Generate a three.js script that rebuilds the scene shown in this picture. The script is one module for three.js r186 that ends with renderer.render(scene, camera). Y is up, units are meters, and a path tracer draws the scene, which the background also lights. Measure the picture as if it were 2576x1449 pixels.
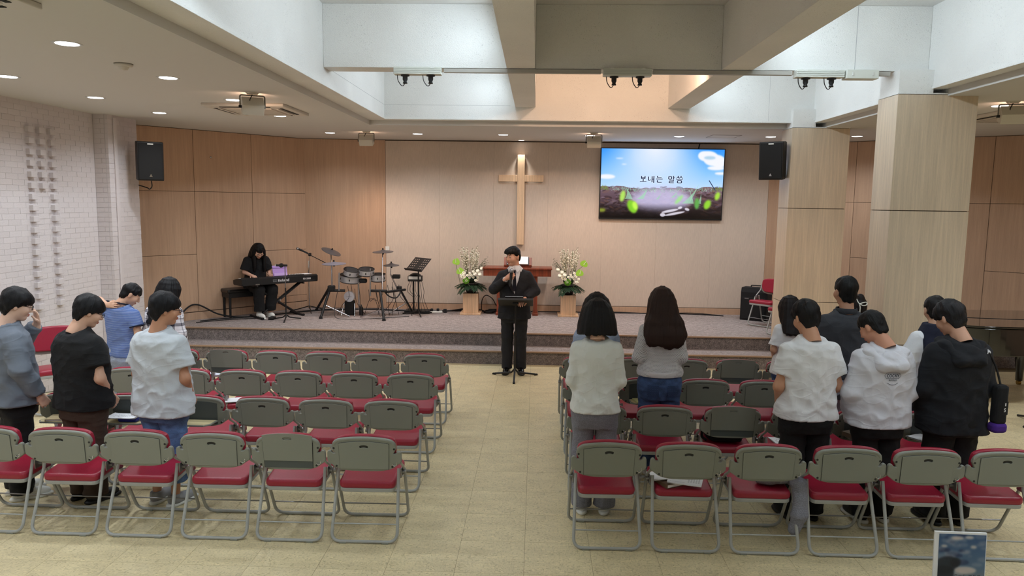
import * as THREE from 'three';
import { RoundedBoxGeometry } from 'three/addons/geometries/RoundedBoxGeometry.js';
import { mergeGeometries, mergeVertices } from 'three/addons/utils/BufferGeometryUtils.js';
import { RectAreaLightUniformsLib } from 'three/addons/lights/RectAreaLightUniformsLib.js';

// ---------------------------------------------------------------- camera, lights, exposure
RectAreaLightUniformsLib.init();
const scene = new THREE.Scene();
scene.background = new THREE.Color(0x000000);
const camera = new THREE.PerspectiveCamera(43.08, 2576 / 1449, 0.05, 60);
camera.rotation.order = 'YXZ';
camera.position.set(0, 2.42, 0);
camera.rotation.set(-0.116666, 0.031655, 0.01331);
camera.updateMatrixWorld(true);
const renderer = new THREE.WebGLRenderer({ antialias: true });
renderer.toneMapping = THREE.LinearToneMapping;
renderer.toneMappingExposure = 1.4;
renderer.shadowMap.enabled = true;

const COOL = new THREE.Color().setRGB(0.86, 0.93, 1.0), TUBE = new THREE.Color().setRGB(0.74, 0.88, 1.0), WARM = new THREE.Color().setRGB(1.0, 0.64, 0.44);
const LUM = { down: 6, tube: 28, near: 52, stage: 5, flood: 8.5, cross: 2.2 };
const CEIL = 3.535, SOFFIT = 3.605, BEAM = 3.79, TOP = 4.43, STAGE = 0.405, STEP = 0.205;
const BACKZ = -13.54;
function rectLight(color, nits, w, h, pos, look) {
  const l = new THREE.RectAreaLight(color, nits, w, h);
  l.position.set(...pos); l.lookAt(...look); scene.add(l); return l;
}
function spot(color, cd, pos, target, angle, penumbra, radius, parent = scene) {
  const l = new THREE.SpotLight(color, cd, 0, angle, penumbra, 2);
  l.position.set(...pos); l.target.position.set(...target); l.castShadow = true; l.shadow.radius = radius;
  l.shadow.mapSize.set(1024, 1024); l.shadow.bias = -0.0005;
  scene.add(l); scene.add(l.target); return l;
}

// ---------------------------------------------------------------- helpers
let seed = 12345;
function rnd() { seed |= 0; seed = seed + 0x6D2B79F5 | 0; let t = Math.imul(seed ^ seed >>> 15, 1 | seed); t = t + Math.imul(t ^ t >>> 7, 61 | t) ^ t; return ((t ^ t >>> 14) >>> 0) / 4294967296; }
const R = (a, b) => a + (b - a) * rnd();
const clamp = (x, a, b) => Math.min(b, Math.max(a, x));
const lerp = (a, b, t) => a + (b - a) * t;
const sm = (a, b, x) => { const t = clamp((x - a) / (b - a), 0, 1); return t * t * (3 - 2 * t); };
const V = (x, y, z) => new THREE.Vector3(x, y, z);
const names = new Map();
function numbered(n) { const k = names.get(n) || 0; names.set(n, k + 1); return k ? n + '_' + String(k).padStart(3, '0') : n; }
function uvm(g) {
  const p = g.attributes.position, n = g.attributes.normal, uv = new Float32Array(p.count * 2);
  for (let i = 0; i < p.count; i++) {
    const ax = Math.abs(n.getX(i)), ay = Math.abs(n.getY(i)), az = Math.abs(n.getZ(i));
    if (ay > ax && ay > az) { uv[2 * i] = p.getX(i); uv[2 * i + 1] = p.getZ(i); }
    else if (ax > az) { uv[2 * i] = p.getZ(i); uv[2 * i + 1] = p.getY(i); }
    else { uv[2 * i] = p.getX(i); uv[2 * i + 1] = p.getY(i); }
  }
  g.setAttribute('uv', new THREE.BufferAttribute(uv, 2)); return g;
}
function bx(w, h, d, x = 0, y = 0, z = 0, r = 0, rs = 2) {
  const g = r > 0 ? new RoundedBoxGeometry(w, h, d, rs, Math.min(r, w / 2.01, h / 2.01, d / 2.01)) : new THREE.BoxGeometry(w, h, d);
  g.translate(x, y, z); return uvm(g);
}
const bb = (x0, x1, y0, y1, z0, z1, r = 0) => bx(x1 - x0, y1 - y0, z1 - z0, (x0 + x1) / 2, (y0 + y1) / 2, (z0 + z1) / 2, r);
function rotg(g, rx = 0, ry = 0, rz = 0, x = 0, y = 0, z = 0) {
  g.applyMatrix4(new THREE.Matrix4().compose(V(x, y, z), new THREE.Quaternion().setFromEuler(new THREE.Euler(rx, ry, rz, 'YXZ')), V(1, 1, 1))); return g;
}
function cyl(a, b, r0, r1 = r0, seg = 12, open = false) {
  a = V(...a); b = V(...b); const d = b.clone().sub(a), L = d.length();
  const g = new THREE.CylinderGeometry(r1, r0, L, seg, 1, open);
  g.translate(0, L / 2, 0);
  g.applyQuaternion(new THREE.Quaternion().setFromUnitVectors(V(0, 1, 0), d.normalize()));
  g.translate(a.x, a.y, a.z); return g;
}
function tube(pts, r, seg = 24, rs = 8, tension = 0.5, closed = false) {
  const c = new THREE.CatmullRomCurve3(pts.map(p => V(...p)), closed, 'catmullrom', tension);
  return new THREE.TubeGeometry(c, seg, r, rs, closed);
}
function bent(pts, r, fillet, rs = 10) {          // straight tube runs with rounded corners
  const P = pts.map(p => V(...p)), path = new THREE.CurvePath();
  let cur = P[0];
  for (let i = 1; i < P.length; i++) {
    if (i === P.length - 1) { path.add(new THREE.LineCurve3(cur, P[i])); break; }
    const a = P[i].clone().add(P[i - 1].clone().sub(P[i]).setLength(fillet)), b = P[i].clone().add(P[i + 1].clone().sub(P[i]).setLength(fillet));
    path.add(new THREE.LineCurve3(cur, a)); path.add(new THREE.QuadraticBezierCurve3(a, P[i], b)); cur = b;
  }
  const out = []; 
  path.curves.forEach((c, i) => { const n = c.isLineCurve3 ? 1 : 6; for (let k = i ? 1 : 0; k <= n; k++) out.push(c.getPoint(k / n)); });
  return sweep(out, r, rs);
}
function sweep(P, r, rs = 8, capped = true) {       // polyline swept with parallel transport, radius may be a function of 0..1
  const pos = [], nor = [], idx = [], N = P.length; let prevN = null;
  for (let i = 0; i < N; i++) {
    const t = P[Math.min(i + 1, N - 1)].clone().sub(P[Math.max(i - 1, 0)]).normalize();
    let n = prevN ? prevN.clone().sub(t.clone().multiplyScalar(prevN.dot(t))) : (Math.abs(t.y) < 0.9 ? V(0, 1, 0) : V(1, 0, 0)).cross(t);
    n.normalize(); prevN = n; const b = t.clone().cross(n); const rr = typeof r === 'function' ? r(i / (N - 1)) : r;
    for (let k = 0; k < rs; k++) { const a = k / rs * Math.PI * 2, c = Math.cos(a), s = Math.sin(a); const d = n.clone().multiplyScalar(c).addScaledVector(b, s); pos.push(P[i].x + d.x * rr, P[i].y + d.y * rr, P[i].z + d.z * rr); nor.push(d.x, d.y, d.z); }
  }
  for (let i = 0; i < N - 1; i++) for (let k = 0; k < rs; k++) { const a = i * rs + k, b = i * rs + (k + 1) % rs, c = a + rs, d = b + rs; idx.push(a, b, c, b, d, c); }
  if (capped) for (const e of [0, N - 1]) { const c = pos.length / 3; pos.push(P[e].x, P[e].y, P[e].z); const t = P[e ? N - 1 : 1].clone().sub(P[e ? N - 2 : 0]).normalize().multiplyScalar(e ? 1 : -1); nor.push(t.x, t.y, t.z); for (let k = 0; k < rs; k++) { const a = e * rs + k, b = e * rs + (k + 1) % rs; e ? idx.push(a, b, c) : idx.push(b, a, c); } }
  const g = new THREE.BufferGeometry(); g.setAttribute('position', new THREE.Float32BufferAttribute(pos, 3)); g.setAttribute('normal', new THREE.Float32BufferAttribute(nor, 3)); g.setAttribute('uv', new THREE.Float32BufferAttribute(new Float32Array(pos.length / 3 * 2), 2)); g.setIndex(idx); return g;
}
function lathe(prof, seg = 24, x = 0, y = 0, z = 0) { const g = new THREE.LatheGeometry(prof.map(p => new THREE.Vector2(p[0], p[1])), seg); g.translate(x, y, z); return g; }
function extr(shape, depth, bevel = 0, seg = 2, curveSegments = 8) {
  const g = new THREE.ExtrudeGeometry(shape, { depth: depth - 2 * bevel, bevelEnabled: bevel > 0, bevelThickness: bevel, bevelSize: bevel, bevelOffset: -bevel, bevelSegments: seg, curveSegments });
  g.translate(0, 0, bevel); return g;
}
function poly(pts) { const s = new THREE.Shape(); pts.forEach((p, i) => i ? s.lineTo(p[0], p[1]) : s.moveTo(p[0], p[1])); s.closePath(); return s; }
function merge(gs) {
  if (!Array.isArray(gs)) return gs; if (gs.length === 1) return gs[0];
  const anyNon = gs.some(g => !g.index);
  const list = gs.map(g => { let h = anyNon && g.index ? g.toNonIndexed() : g; for (const k of Object.keys(h.attributes)) if (!['position', 'normal', 'uv'].includes(k)) h.deleteAttribute(k); if (!h.attributes.uv) h.setAttribute('uv', new THREE.BufferAttribute(new Float32Array(h.attributes.position.count * 2), 2)); return h; });
  return mergeGeometries(list, false);
}
function obj(name, gs, mat, parent = scene) {
  const m = new THREE.Mesh(merge(gs), mat); m.name = parent === scene ? numbered(name) : name; m.castShadow = m.receiveShadow = true; parent.add(m); return m;
}
function tag(o, label, category, group) { o.userData.label = label; o.userData.category = category; if (group) o.userData.group = group; return o; }
function thing(name, label, category, pos = [0, 0, 0], turn = 0, group) {
  const o = new THREE.Group(); o.name = numbered(name); o.position.set(...pos); o.rotation.y = turn; scene.add(o); return tag(o, label, category, group);
}
function struct(name, label, pos = [0, 0, 0], turn = 0) { const o = new THREE.Group(); o.name = numbered(name); o.position.set(...pos); o.rotation.y = turn; o.userData.kind = 'structure'; if (label) o.userData.label = label; scene.add(o); return o; }
function dup(src, pos, turn, label) { const r = src.clone(); r.name = numbered(src.name.replace(/_\d{3}$/, '')); r.position.set(...pos); r.rotation.y = turn; r.userData = { ...src.userData }; if (label) r.userData.label = label; scene.add(r); return r; }

// ---------------------------------------------------------------- textures
function h2(x, y, s = 0) { let n = Math.imul(x, 374761393) + Math.imul(y, 668265263) + Math.imul(s, 1442695041); n = Math.imul(n ^ n >>> 13, 1274126177); return ((n ^ n >>> 16) >>> 0) / 4294967296; }
function vn(x, y, px, py, s = 0) {      // value noise, periodic px,py
  const x0 = Math.floor(x), y0 = Math.floor(y), fx = x - x0, fy = y - y0, u = fx * fx * (3 - 2 * fx), v = fy * fy * (3 - 2 * fy);
  const m = (a, p) => ((a % p) + p) % p, a = m(x0, px), b = m(x0 + 1, px), c = m(y0, py), d = m(y0 + 1, py);
  return lerp(lerp(h2(a, c, s), h2(b, c, s), u), lerp(h2(a, d, s), h2(b, d, s), u), v);
}
function dataTex(n, metres, fn, srgb = true, ny = n, metresY = metres) {
  const d = new Uint8Array(n * ny * 4);
  for (let j = 0; j < ny; j++) for (let i = 0; i < n; i++) { const c = fn(i / n, j / ny, i, j), k = (j * n + i) * 4; if (typeof c === 'number') { d[k] = d[k + 1] = d[k + 2] = clamp(c * 255, 0, 255); } else { d[k] = clamp(c[0], 0, 255); d[k + 1] = clamp(c[1], 0, 255); d[k + 2] = clamp(c[2], 0, 255); } d[k + 3] = 255; }
  const t = new THREE.DataTexture(d, n, ny); t.wrapS = t.wrapT = THREE.RepeatWrapping; t.magFilter = THREE.LinearFilter; t.minFilter = THREE.LinearMipmapLinearFilter; t.generateMipmaps = true;
  if (srgb) t.colorSpace = THREE.SRGBColorSpace; t.repeat.set(1 / metres, 1 / metresY); t.needsUpdate = true; return t;
}
const mul = (c, k) => [c[0] * k, c[1] * k, c[2] * k];
function woodTex(base, amt, s) { return dataTex(512, 1.2, (u, v) => { const a = vn(u * 220, v * 5, 220, 5, s), b = vn(u * 70, v * 3, 70, 3, s + 1), c = vn(u * 14, v * 2, 14, 2, s + 2), e = vn(u * 400, v * 60, 400, 60, s + 3); return mul(base, 1 + amt * ((a - .5) * .8 + (b - .5) * .7 + (c - .5) * .6 + (e - .5) * .35)); }); }
const T = {};
T.wood = woodTex([189, 156, 129], 0.07, 1);
T.woodPillar = woodTex([212, 192, 166], 0.08, 5);
T.woodStand = woodTex([216, 184, 150], 0.12, 9);
T.altar = woodTex([122, 58, 36], 0.3, 12);
T.fabricWall = dataTex(256, 0.5, (u, v) => mul([206, 190, 174], 1 + .05 * (h2(u * 256 | 0, v * 256 | 0, 3) - .5) + .05 * (vn(u * 90, v * 8, 90, 8, 4) - .5)));
T.carpet = dataTex(512, 0.9, (u, v) => { const a = vn(u * 256, v * 256, 256, 256, 7), b = vn(u * 60, v * 150, 60, 150, 8), c = vn(u * 20, v * 50, 20, 50, 9), k = .72 + .34 * a + .30 * (b - .5) + .16 * (c - .5); return mul([168, 155, 150], k); });
T.carpetB = dataTex(256, 0.3, (u, v) => vn(u * 128, v * 128, 128, 128, 17));
T.riser = dataTex(512, 0.9, (u, v) => { const a = vn(u * 256, v * 256, 256, 256, 27), b = vn(u * 120, v * 120, 120, 120, 28), c = vn(u * 24, v * 24, 24, 24, 29), k = .62 + .5 * a + .34 * (b - .5) + .16 * (c - .5); return mul([138, 128, 124], k); });
T.vinyl = dataTex(1024, 1.83, (u, v) => {
  const a = vn(u * 60, v * 400, 60, 400, 31), b = vn(u * 160, v * 460, 160, 460, 32), c = vn(u * 14, v * 26, 14, 26, 33), d = vn(u * 300, v * 90, 300, 90, 34), e = vn(u * 400, v * 400, 400, 400, 36);
  const fleck = sm(.66, .8, b) * sm(.4, .65, a), fleck2 = sm(.72, .85, d) * .5, lite = sm(.62, .85, a);
  const k = 1 + .06 * (c - .5) + .05 * (e - .5) - .2 * fleck - .13 * fleck2 + .06 * lite; return [212 * k, 196 * k * (1 - .01 * fleck), 156 * k * (1 - .06 * fleck)]; });
T.plaster = dataTex(512, 0.6, (u, v) => { const a = vn(u * 160, v * 160, 160, 160, 41), b = vn(u * 80, v * 80, 80, 80, 42), c = vn(u * 256, v * 256, 256, 256, 43); return .55 * sm(.35, .75, a) + .3 * b + .15 * c; }, false);
T.white = dataTex(1024, 2.4, (u, v) => { const a = vn(u * 9, v * 9, 9, 9, 51), b = vn(u * 420, v * 420, 420, 420, 52), c = vn(u * 12, v * 8, 12, 8, 53); const pit = sm(.84, .94, b) * (.25 + .75 * sm(.5, .8, c)); return mul([236, 235, 231], 1 + .03 * (a - .5) - .13 * pit); });
T.paint = dataTex(256, 0.5, (u, v) => { const a = vn(u * 40, v * 40, 40, 40, 61), b = vn(u * 128, v * 128, 128, 128, 62); return .6 * a + .4 * b; }, false);
T.weave = dataTex(256, 0.06, (u, v) => .5 + .25 * Math.sin(u * Math.PI * 2 * 32) * Math.cos(v * Math.PI * 2 * 32) + .3 * (vn(u * 90, v * 90, 90, 90, 71) - .5), false);
T.leather = dataTex(256, 0.12, (u, v) => { const a = vn(u * 60, v * 60, 60, 60, 81), b = vn(u * 25, v * 25, 25, 25, 82); return .5 * a + .5 * b; }, false);
T.crease = dataTex(1024, .62, (u, v) => { const w = n => Math.pow(1 - Math.abs(2 * n - 1), 5); const du = .06 * vn(u * 5, v * 5, 5, 5, 301), dv = .06 * vn(u * 5, v * 5, 5, 5, 302), a = w(vn((u + du) * 4 + (v + dv) * 6, (v + dv) * 10 - (u + du) * 4, 4096, 4096, 303)), b = w(vn((u + dv) * 9, (v + du) * 5, 9, 5, 304)), c = w(vn((u - dv) * 6, (v + du) * 14, 6, 14, 305)), e = vn(u * 512, v * 512, 512, 512, 306); return .12 + .34 * a + .2 * b + .16 * c + .07 * e; }, false);
T.hair = dataTex(512, 0.5, (u, v) => { const a = vn(u * 250, v * 3, 250, 3, 91), b = vn(u * 120, v * 2, 120, 2, 92), c = vn(u * 30, v * 2, 30, 2, 93); return .45 * a + .35 * b + .2 * c; }, false);

// ---------------------------------------------------------------- materials
const C = (r, g, b) => new THREE.Color().setRGB(r / 255, g / 255, b / 255, THREE.SRGBColorSpace);
const mat = (c, rough = 0.6, o = {}) => new THREE.MeshStandardMaterial({ color: Array.isArray(c) ? C(...c) : c, roughness: rough, ...o });
const phys = (c, rough, o = {}) => new THREE.MeshPhysicalMaterial({ color: Array.isArray(c) ? C(...c) : c, roughness: rough, ...o });
const texm = (map, rough, o = {}) => new THREE.MeshStandardMaterial({ map, roughness: rough, ...o });
const M = {
  wood: texm(T.wood, .55), woodPillar: texm(T.woodPillar, .5), woodStand: texm(T.woodStand, .5), altar: texm(T.altar, .35), groove: mat([70, 54, 42], .9),
  wallFabric: texm(T.fabricWall, .9), carpet: texm(T.carpet, .97, { bumpMap: T.carpetB, bumpScale: .002 }), riser: texm(T.riser, .97, { bumpMap: T.carpetB, bumpScale: .002 }), nosing: mat([156, 128, 104], .45),
  vinyl: texm(T.vinyl, .42), grout: mat([96, 80, 52], .9), white: texm(T.white, .85, { bumpMap: T.plaster, bumpScale: .002 }), soffit: mat([214, 206, 196], .9, { bumpMap: T.plaster, bumpScale: .0012 }),
  ceil: mat([210, 207, 202], .92), brick: mat([214, 206, 206], .75, { bumpMap: T.paint, bumpScale: .0015 }), brick2: mat([210, 202, 202], .75, { bumpMap: T.paint, bumpScale: .0015 }), mortar: mat([206, 199, 198], .9),
  black: mat([16, 16, 18], .5), blackMatte: mat([14, 14, 16], .85), blackGloss: phys([10, 10, 11], .12, { clearcoat: 1, clearcoatRoughness: .05 }), rubber: mat([20, 20, 21], .8),
  chrome: mat([200, 200, 204], .22, { metalness: 1 }), steel: mat([150, 150, 152], .35, { metalness: 1 }), grayPaint: mat([163, 164, 160], .4), plastic: mat([133, 135, 125], .45), plasticIn: mat([78, 84, 84], .6),
  seat: phys([152, 28, 52], .34, { bumpMap: T.leather, bumpScale: .0006 }), laminate: mat([206, 190, 146], .5), whitePl: mat([224, 224, 218], .5), paper: mat([238, 238, 240], .8), screwDark: mat([40, 40, 38], .6),
  lampGlow: new THREE.MeshStandardMaterial({ color: 0xffffff, emissive: new THREE.Color(1, 1, 1), emissiveIntensity: 4, roughness: .5 }),
  skin: mat([214, 168, 140], .55),
};
// ---------------------------------------------------------------- floor
{
  const fl = struct('floor', 'beige marbled vinyl tile floor');
  obj('subfloor', bb(-6.4, 8, -.2, -.0025, -14, 3), M.grout, fl);
  const S = .4575, x0 = -.042, z0 = -4.535, list = [];
  const fr = new THREE.Frustum().setFromProjectionMatrix(new THREE.Matrix4().multiplyMatrices(camera.projectionMatrix, camera.matrixWorldInverse.copy(camera.matrixWorld).invert()));
  for (let i = -14; i <= 17; i++) for (let j = -17; j <= 16; j++) { const x = x0 + (i + .5) * S, z = z0 + (j + .5) * S; if (x < -6.3 || x > 7.9 || z > 2.8 || z < -10.95) continue; list.push({ x, z, vis: fr.containsPoint(V(x, 0, z)), d: Math.hypot(x, z) }); }
  list.sort((a, b) => (b.vis - a.vis) || a.d - b.d);
  const geos = []; for (let k = 0; k < 8; k++) { const g = bx(S - .0018, .0025, S - .0018, 0, -.00125, 0); const uv = g.attributes.uv, ox = (k % 4) * S + .1, oy = (k >> 2) * S + .2; for (let i = 0; i < uv.count; i++) uv.setXY(i, uv.getX(i) + ox, uv.getY(i) + oy); geos.push(g); }
  const rest = [];
  list.forEach((t, n) => { const g = geos[Math.floor(h2(n, 5) * 8)]; if (n < 300) { const m = obj('tile', g, M.vinyl, fl); m.position.set(t.x, 0, t.z); } else rest.push(g.clone().translate(t.x, 0, t.z)); });
  const r = obj('tiles', rest, M.vinyl, fl); r.userData.kind = 'stuff';
}
// ---------------------------------------------------------------- stage and steps
{
  const st = struct('stage', 'carpeted stage with two steps');
  obj('platform', bb(-6.3, 7.6, 0, STAGE - .02, -13.7, -11.196), M.riser, st);
  obj('platform_carpet', bb(-6.3, 7.6, STAGE - .02, STAGE, -13.7, -11.19), M.carpet, st);
  obj('riser', bb(-6.3, 3.62, STEP - .01, STAGE - .02, -11.3, -11.19), M.riser, st);
  obj('step', bb(-6.3, 3.62, 0, STEP - .02, -11.2, -10.76), M.riser, st);
  obj('step_carpet', bb(-6.3, 3.62, STEP - .02, STEP, -11.19, -10.755), M.carpet, st);
  obj('nosing', bb(-6.3, 3.62, STAGE - .02, STAGE + .003, -11.205, -11.168, .004), M.nosing, st);
  obj('nosing', bb(-6.3, 3.62, STEP - .02, STEP + .003, -10.77, -10.733, .004), M.nosing, st);
}
// ---------------------------------------------------------------- walls
function panels(group, specs, mat_, thick = .012) { for (const [x0, x1, y0, y1] of specs) obj('panel', bb(x0 + .003, x1 - .003, y0 + .003, y1 - .003, 0, thick, .0015), mat_, group); }
{
  const w = struct('wall_back', 'pale fabric covered panels behind the stage', [0, 0, BACKZ]);
  obj('backing', bb(-2.86, 4.6, 0, 4.2, -.25, -.012), M.groove, w);
  obj('wall_core', bb(-2.86, 4.6, 0, 4.2, -.012, 0), M.groove, w);
  for (let k = 0; k < 7; k++) obj('panel', bb(-2.79 + k * 1.0 + .0008, -1.79 + k * 1.0 - .0008, .527, 3.515, 0, .012), M.wallFabric, w);
  panels(w, [[4.21, 4.6, .527, 3.515]], M.wood);
  const b = struct('baseboard_back', 'wooden baseboard along the stage wall', [0, 0, BACKZ]);
  obj('board', bb(-2.79, 4.6, STAGE, .517, 0, .016, .002), M.wood, b);
  const a = [-6.1, -11.36], c = [-4.28, -13.47], L = Math.hypot(c[0] - a[0], c[1] - a[1]);
  const wl = struct('wall_stage_left', 'maple veneer panels angled at the left of the stage', [a[0], 0, a[1]], -Math.atan2(c[1] - a[1], c[0] - a[0]));
  const s1 = .262 * L, s2 = .625 * L;
  obj('wall_core', bb(-.35, L + .05, 0, 4.2, -.2, 0), M.groove, wl);
  panels(wl, [[-.35, s1, 2.53, 3.53], [-.35, s1, 1.5, 2.53], [-.35, s1, .54, 1.5], [s1, s2, 2.53, 3.53], [s1, s2, .54, 2.53], [s2, L, 2.53, 3.53], [s2, L, 1.51, 2.53], [s2, L, .66, 1.51], [s2, L, .54, .66]], M.wood);
  const bl = struct('baseboard_stage_left', 'wooden baseboard left of the stage', [a[0], 0, a[1]], wl.rotation.y);
  obj('board', bb(-.35, L, STAGE, .53, 0, .014, .002), M.wood, bl);
  const d = [-2.79, -13.53], L2 = Math.hypot(d[0] - c[0], d[1] - c[1]);
  const wf = struct('wall_stage_corner', 'maple veneer corner panel behind the drums', [c[0], 0, c[1]], -Math.atan2(d[1] - c[1], d[0] - c[0]));
  obj('wall_core', bb(-.02, L2, 0, 4.2, -.2, 0), M.groove, wf);
  panels(wf, [[0, L2, .41, 3.53]], M.wood);
  // right hand angled wall
  const e = [4.55, -13.54], f = [8.0, -10.95], L3 = Math.hypot(f[0] - e[0], f[1] - e[1]);
  const wr = struct('wall_right_angled', 'maple veneer panels angled behind the pillars', [e[0], 0, e[1]], -Math.atan2(f[1] - e[1], f[0] - e[0]));
  obj('wall_core', bb(-.05, L3 + .3, -.1, 4.2, -.2, 0), M.groove, wr);
  const q = 3.13;
  panels(wr, [[0, 1.15, 2.5, 3.53], [1.15, 2.2, 2.5, 3.53], [2.2, q, 2.5, 3.53], [q, L3 + .3, 2.5, 3.53], [0, 1.15, 0, 2.5], [1.15, 2.2, 1.55, 2.5], [1.15, 2.2, 0, 1.55], [2.2, q, 0, 2.5], [q, L3 + .3, 1.45, 2.5], [q, L3 + .3, 0, 1.45]], M.wood);
  const rr = struct('wall_right', 'maple veneer wall on the right of the hall');
  obj('wall_core', bb(7.9, 8.1, -.1, 4.6, -11.2, 3.1), M.groove, rr);
  for (let k = 0; k < 12; k++) obj('panel', bb(7.885, 7.9, 0, 3.53, -11 + k * 1.15, -11 + (k + 1) * 1.15 - .006), M.wood, rr);
  const rw = struct('wall_rear', 'plain pale wall behind the camera');
  obj('wall_core', bb(-6.6, 8.1, -.1, 4.6, 2.7, 2.9), M.soffit, rw);
}
// ---------------------------------------------------------------- painted brick wall on the left
{
  const w = struct('wall_left', 'white painted brick wall with rows of projecting headers');
  obj('mortar', bb(-6.4, -6.0225, -.1, 4.2, -9.9, 3), M.mortar, w);
  const bl = .2, bh = .0665, all = [];
  for (let r = 0; r < 53; r++) for (let k = 0; k < 61; k++) { const z1 = -9.87 + k * bl - (r % 2 ? bl / 2 : 0); const y = (r + .5) * bh + .018; let za = Math.max(z1, -9.87), zb = z1 + bl; if (zb - za < .04 || y > 3.51 || y < .03 || zb > 2.6) continue; all.push([y, za, zb]); }
  all.sort((p, q) => q[1] < -7.4 && q[0] > .35 ? (p[1] < -7.4 && p[0] > .35 ? q[1] - p[1] : 1) : -1);
  const vis = all.filter(b => b[1] < -7.3 && b[0] > .6).sort((p, q) => q[1] - p[1]), first = new Set(vis.slice(0, 300));
  const gf = bb(-.05, 0, -bh / 2 + .0014, bh / 2 - .0014, .0014, bl - .0014, .0022), gh = bb(-.05, 0, -bh / 2 + .0014, bh / 2 - .0014, .0014, bl / 2 - .0014, .0022); const rest = [];
  all.forEach((b, i) => { const full = b[2] - b[1] > .15, off = (h2(i, 3) - .5) * .002, g = full ? gf : gh; if (first.has(b)) { const m = obj('brick', g, h2(i, 9) > .5 ? M.brick : M.brick2, w); m.position.set(-6.02 + off, b[0], b[1]); } else { const q = bb(-.03, 0, -bh / 2 + .0025, bh / 2 - .0025, .0025, b[2] - b[1] - .0025); rest.push(q.translate(-6.02 + off, b[0], b[1])); } });
  const s = obj('bricks', rest, M.brick, w); s.userData.kind = 'stuff';
  const pg = bb(0, .055, -.034, .034, -.05, .05, .004);
  const rows = n => Array.from({ length: n }, (_, k) => 3.206 - k * .1322);
  for (const [z, n] of [[-8.575, 17], [-8.765, 6], [-8.968, 17]]) for (const y of rows(n)) { const m = obj('projecting_brick', pg, M.brick2, w); m.position.set(-6.03 + h2(n, y * 1000 | 0) * .008, y, z); }
  const p = struct('pilaster', 'white painted brick pilaster beside the stage');
  obj('core', bb(-6.4, -5.8225, -.1, 4.2, -10.597, -9.876), M.mortar, p);
  for (let r = 0; r < 53; r++) { const y = (r + .5) * bh + .018; if (y > 3.51 || y < .03) continue;
    const z = r % 2 ? .09 : 0, cuts = [-9.87, -10.07 + z, -10.27 + z, -10.47 + z, -10.6];
    for (let k = 0; k < 4; k++) if (cuts[k] - cuts[k + 1] > .02) { const o = (h2(r, k) - .5) * .004; obj('brick', bb(-5.86 + o, -5.82 + o, y - bh / 2 + .0014, y + bh / 2 - .0014, cuts[k + 1] + .0014, cuts[k] - .0014, .0014), h2(r, k + 7) > .5 ? M.brick : M.brick2, p); }
    const xs = r % 2 ? [-6.02, -5.92, -5.862] : [-6.02, -5.862]; for (let k = 0; k < xs.length - 1; k++) obj('brick', bb(xs[k] + .0014, xs[k + 1] - .0014, y - bh / 2 + .0014, y + bh / 2 - .0014, -9.9, -9.87, .0014), M.brick2, p);
  }
  const tr = tag(obj('trunking', bb(-5.82, -5.795, .05, 3.5, -10.06, -9.99, .01), M.brick), 'narrow white vertical cable trunking on the brick pilaster', 'trunking');
}
// ---------------------------------------------------------------- ceiling with coffered roof well
const BX = [[-.33, -.035], [1.865, 2.18]], MIDZ = [[-7.98, -7.72], [-4.92, -4.66], [-1.86, -1.6], [1.2, 1.46]];
{
  const c = struct('ceiling', 'low plaster ceiling around a tall coffered well');
  obj('ceiling_slab', bb(-6.6, -2.49, CEIL, CEIL + .11, -13.9, 3), M.ceil, c);
  obj('ceiling_slab', bb(4.09, 8.2, CEIL, CEIL + .11, -13.9, 3), M.ceil, c);
  obj('ceiling_slab', bb(-2.49, 4.09, CEIL, CEIL + .11, -13.9, -10.95), M.ceil, c);
  obj('well_wall', bb(-2.6, -2.235, SOFFIT, TOP + .1, -11.1, 3), M.white, c);
  obj('well_wall', bb(3.94, 4.3, SOFFIT, TOP + .1, -11.1, 3), M.white, c);
  obj('well_wall', bb(-2.235, 3.94, SOFFIT, TOP + .1, -11.1, -10.78), M.white, c);
  obj('well_top', bb(-2.6, 4.3, TOP, TOP + .15, -11.1, 3), M.white, c);
  for (const [a, b] of BX) obj('beam', bb(a, b, BEAM, TOP, -10.78, 2.7, .006), M.white, c);
  for (const [a, b] of MIDZ) for (const [x0, x1] of [[-2.235, BX[0][0]], [BX[0][1], BX[1][0]], [BX[1][1], 3.94]]) obj('beam', bb(x0, x1, BEAM, TOP, a, b, .006), M.white, c);
  const joint = mat([176, 176, 176], .9);
  obj('plaster_joint', bb(-2.2348, -2.2335, 3.808, 3.811, -10.78, -8), joint, c); obj('plaster_joint', bb(-2.23, -.4, 3.808, 3.811, -10.7815, -10.7795), joint, c); obj('plaster_joint', bb(3.3, 3.303, SOFFIT + .02, TOP, -10.7815, -10.7795), joint, c); obj('plaster_joint', bb(3.2, 3.205, BEAM + .01, TOP, -7.7205, -7.7185), joint, c);
  obj('rim', bb(-2.24, -2.222, SOFFIT - .004, SOFFIT + .022, -10.775, 2.7, .004), M.white, c);
  obj('rim', bb(3.927, 3.945, SOFFIT - .004, SOFFIT + .022, -10.775, 2.7, .004), M.white, c);
  obj('rim', bb(-2.235, 3.94, SOFFIT - .004, SOFFIT + .022, -10.785, -10.767, .004), M.white, c);
}
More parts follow.
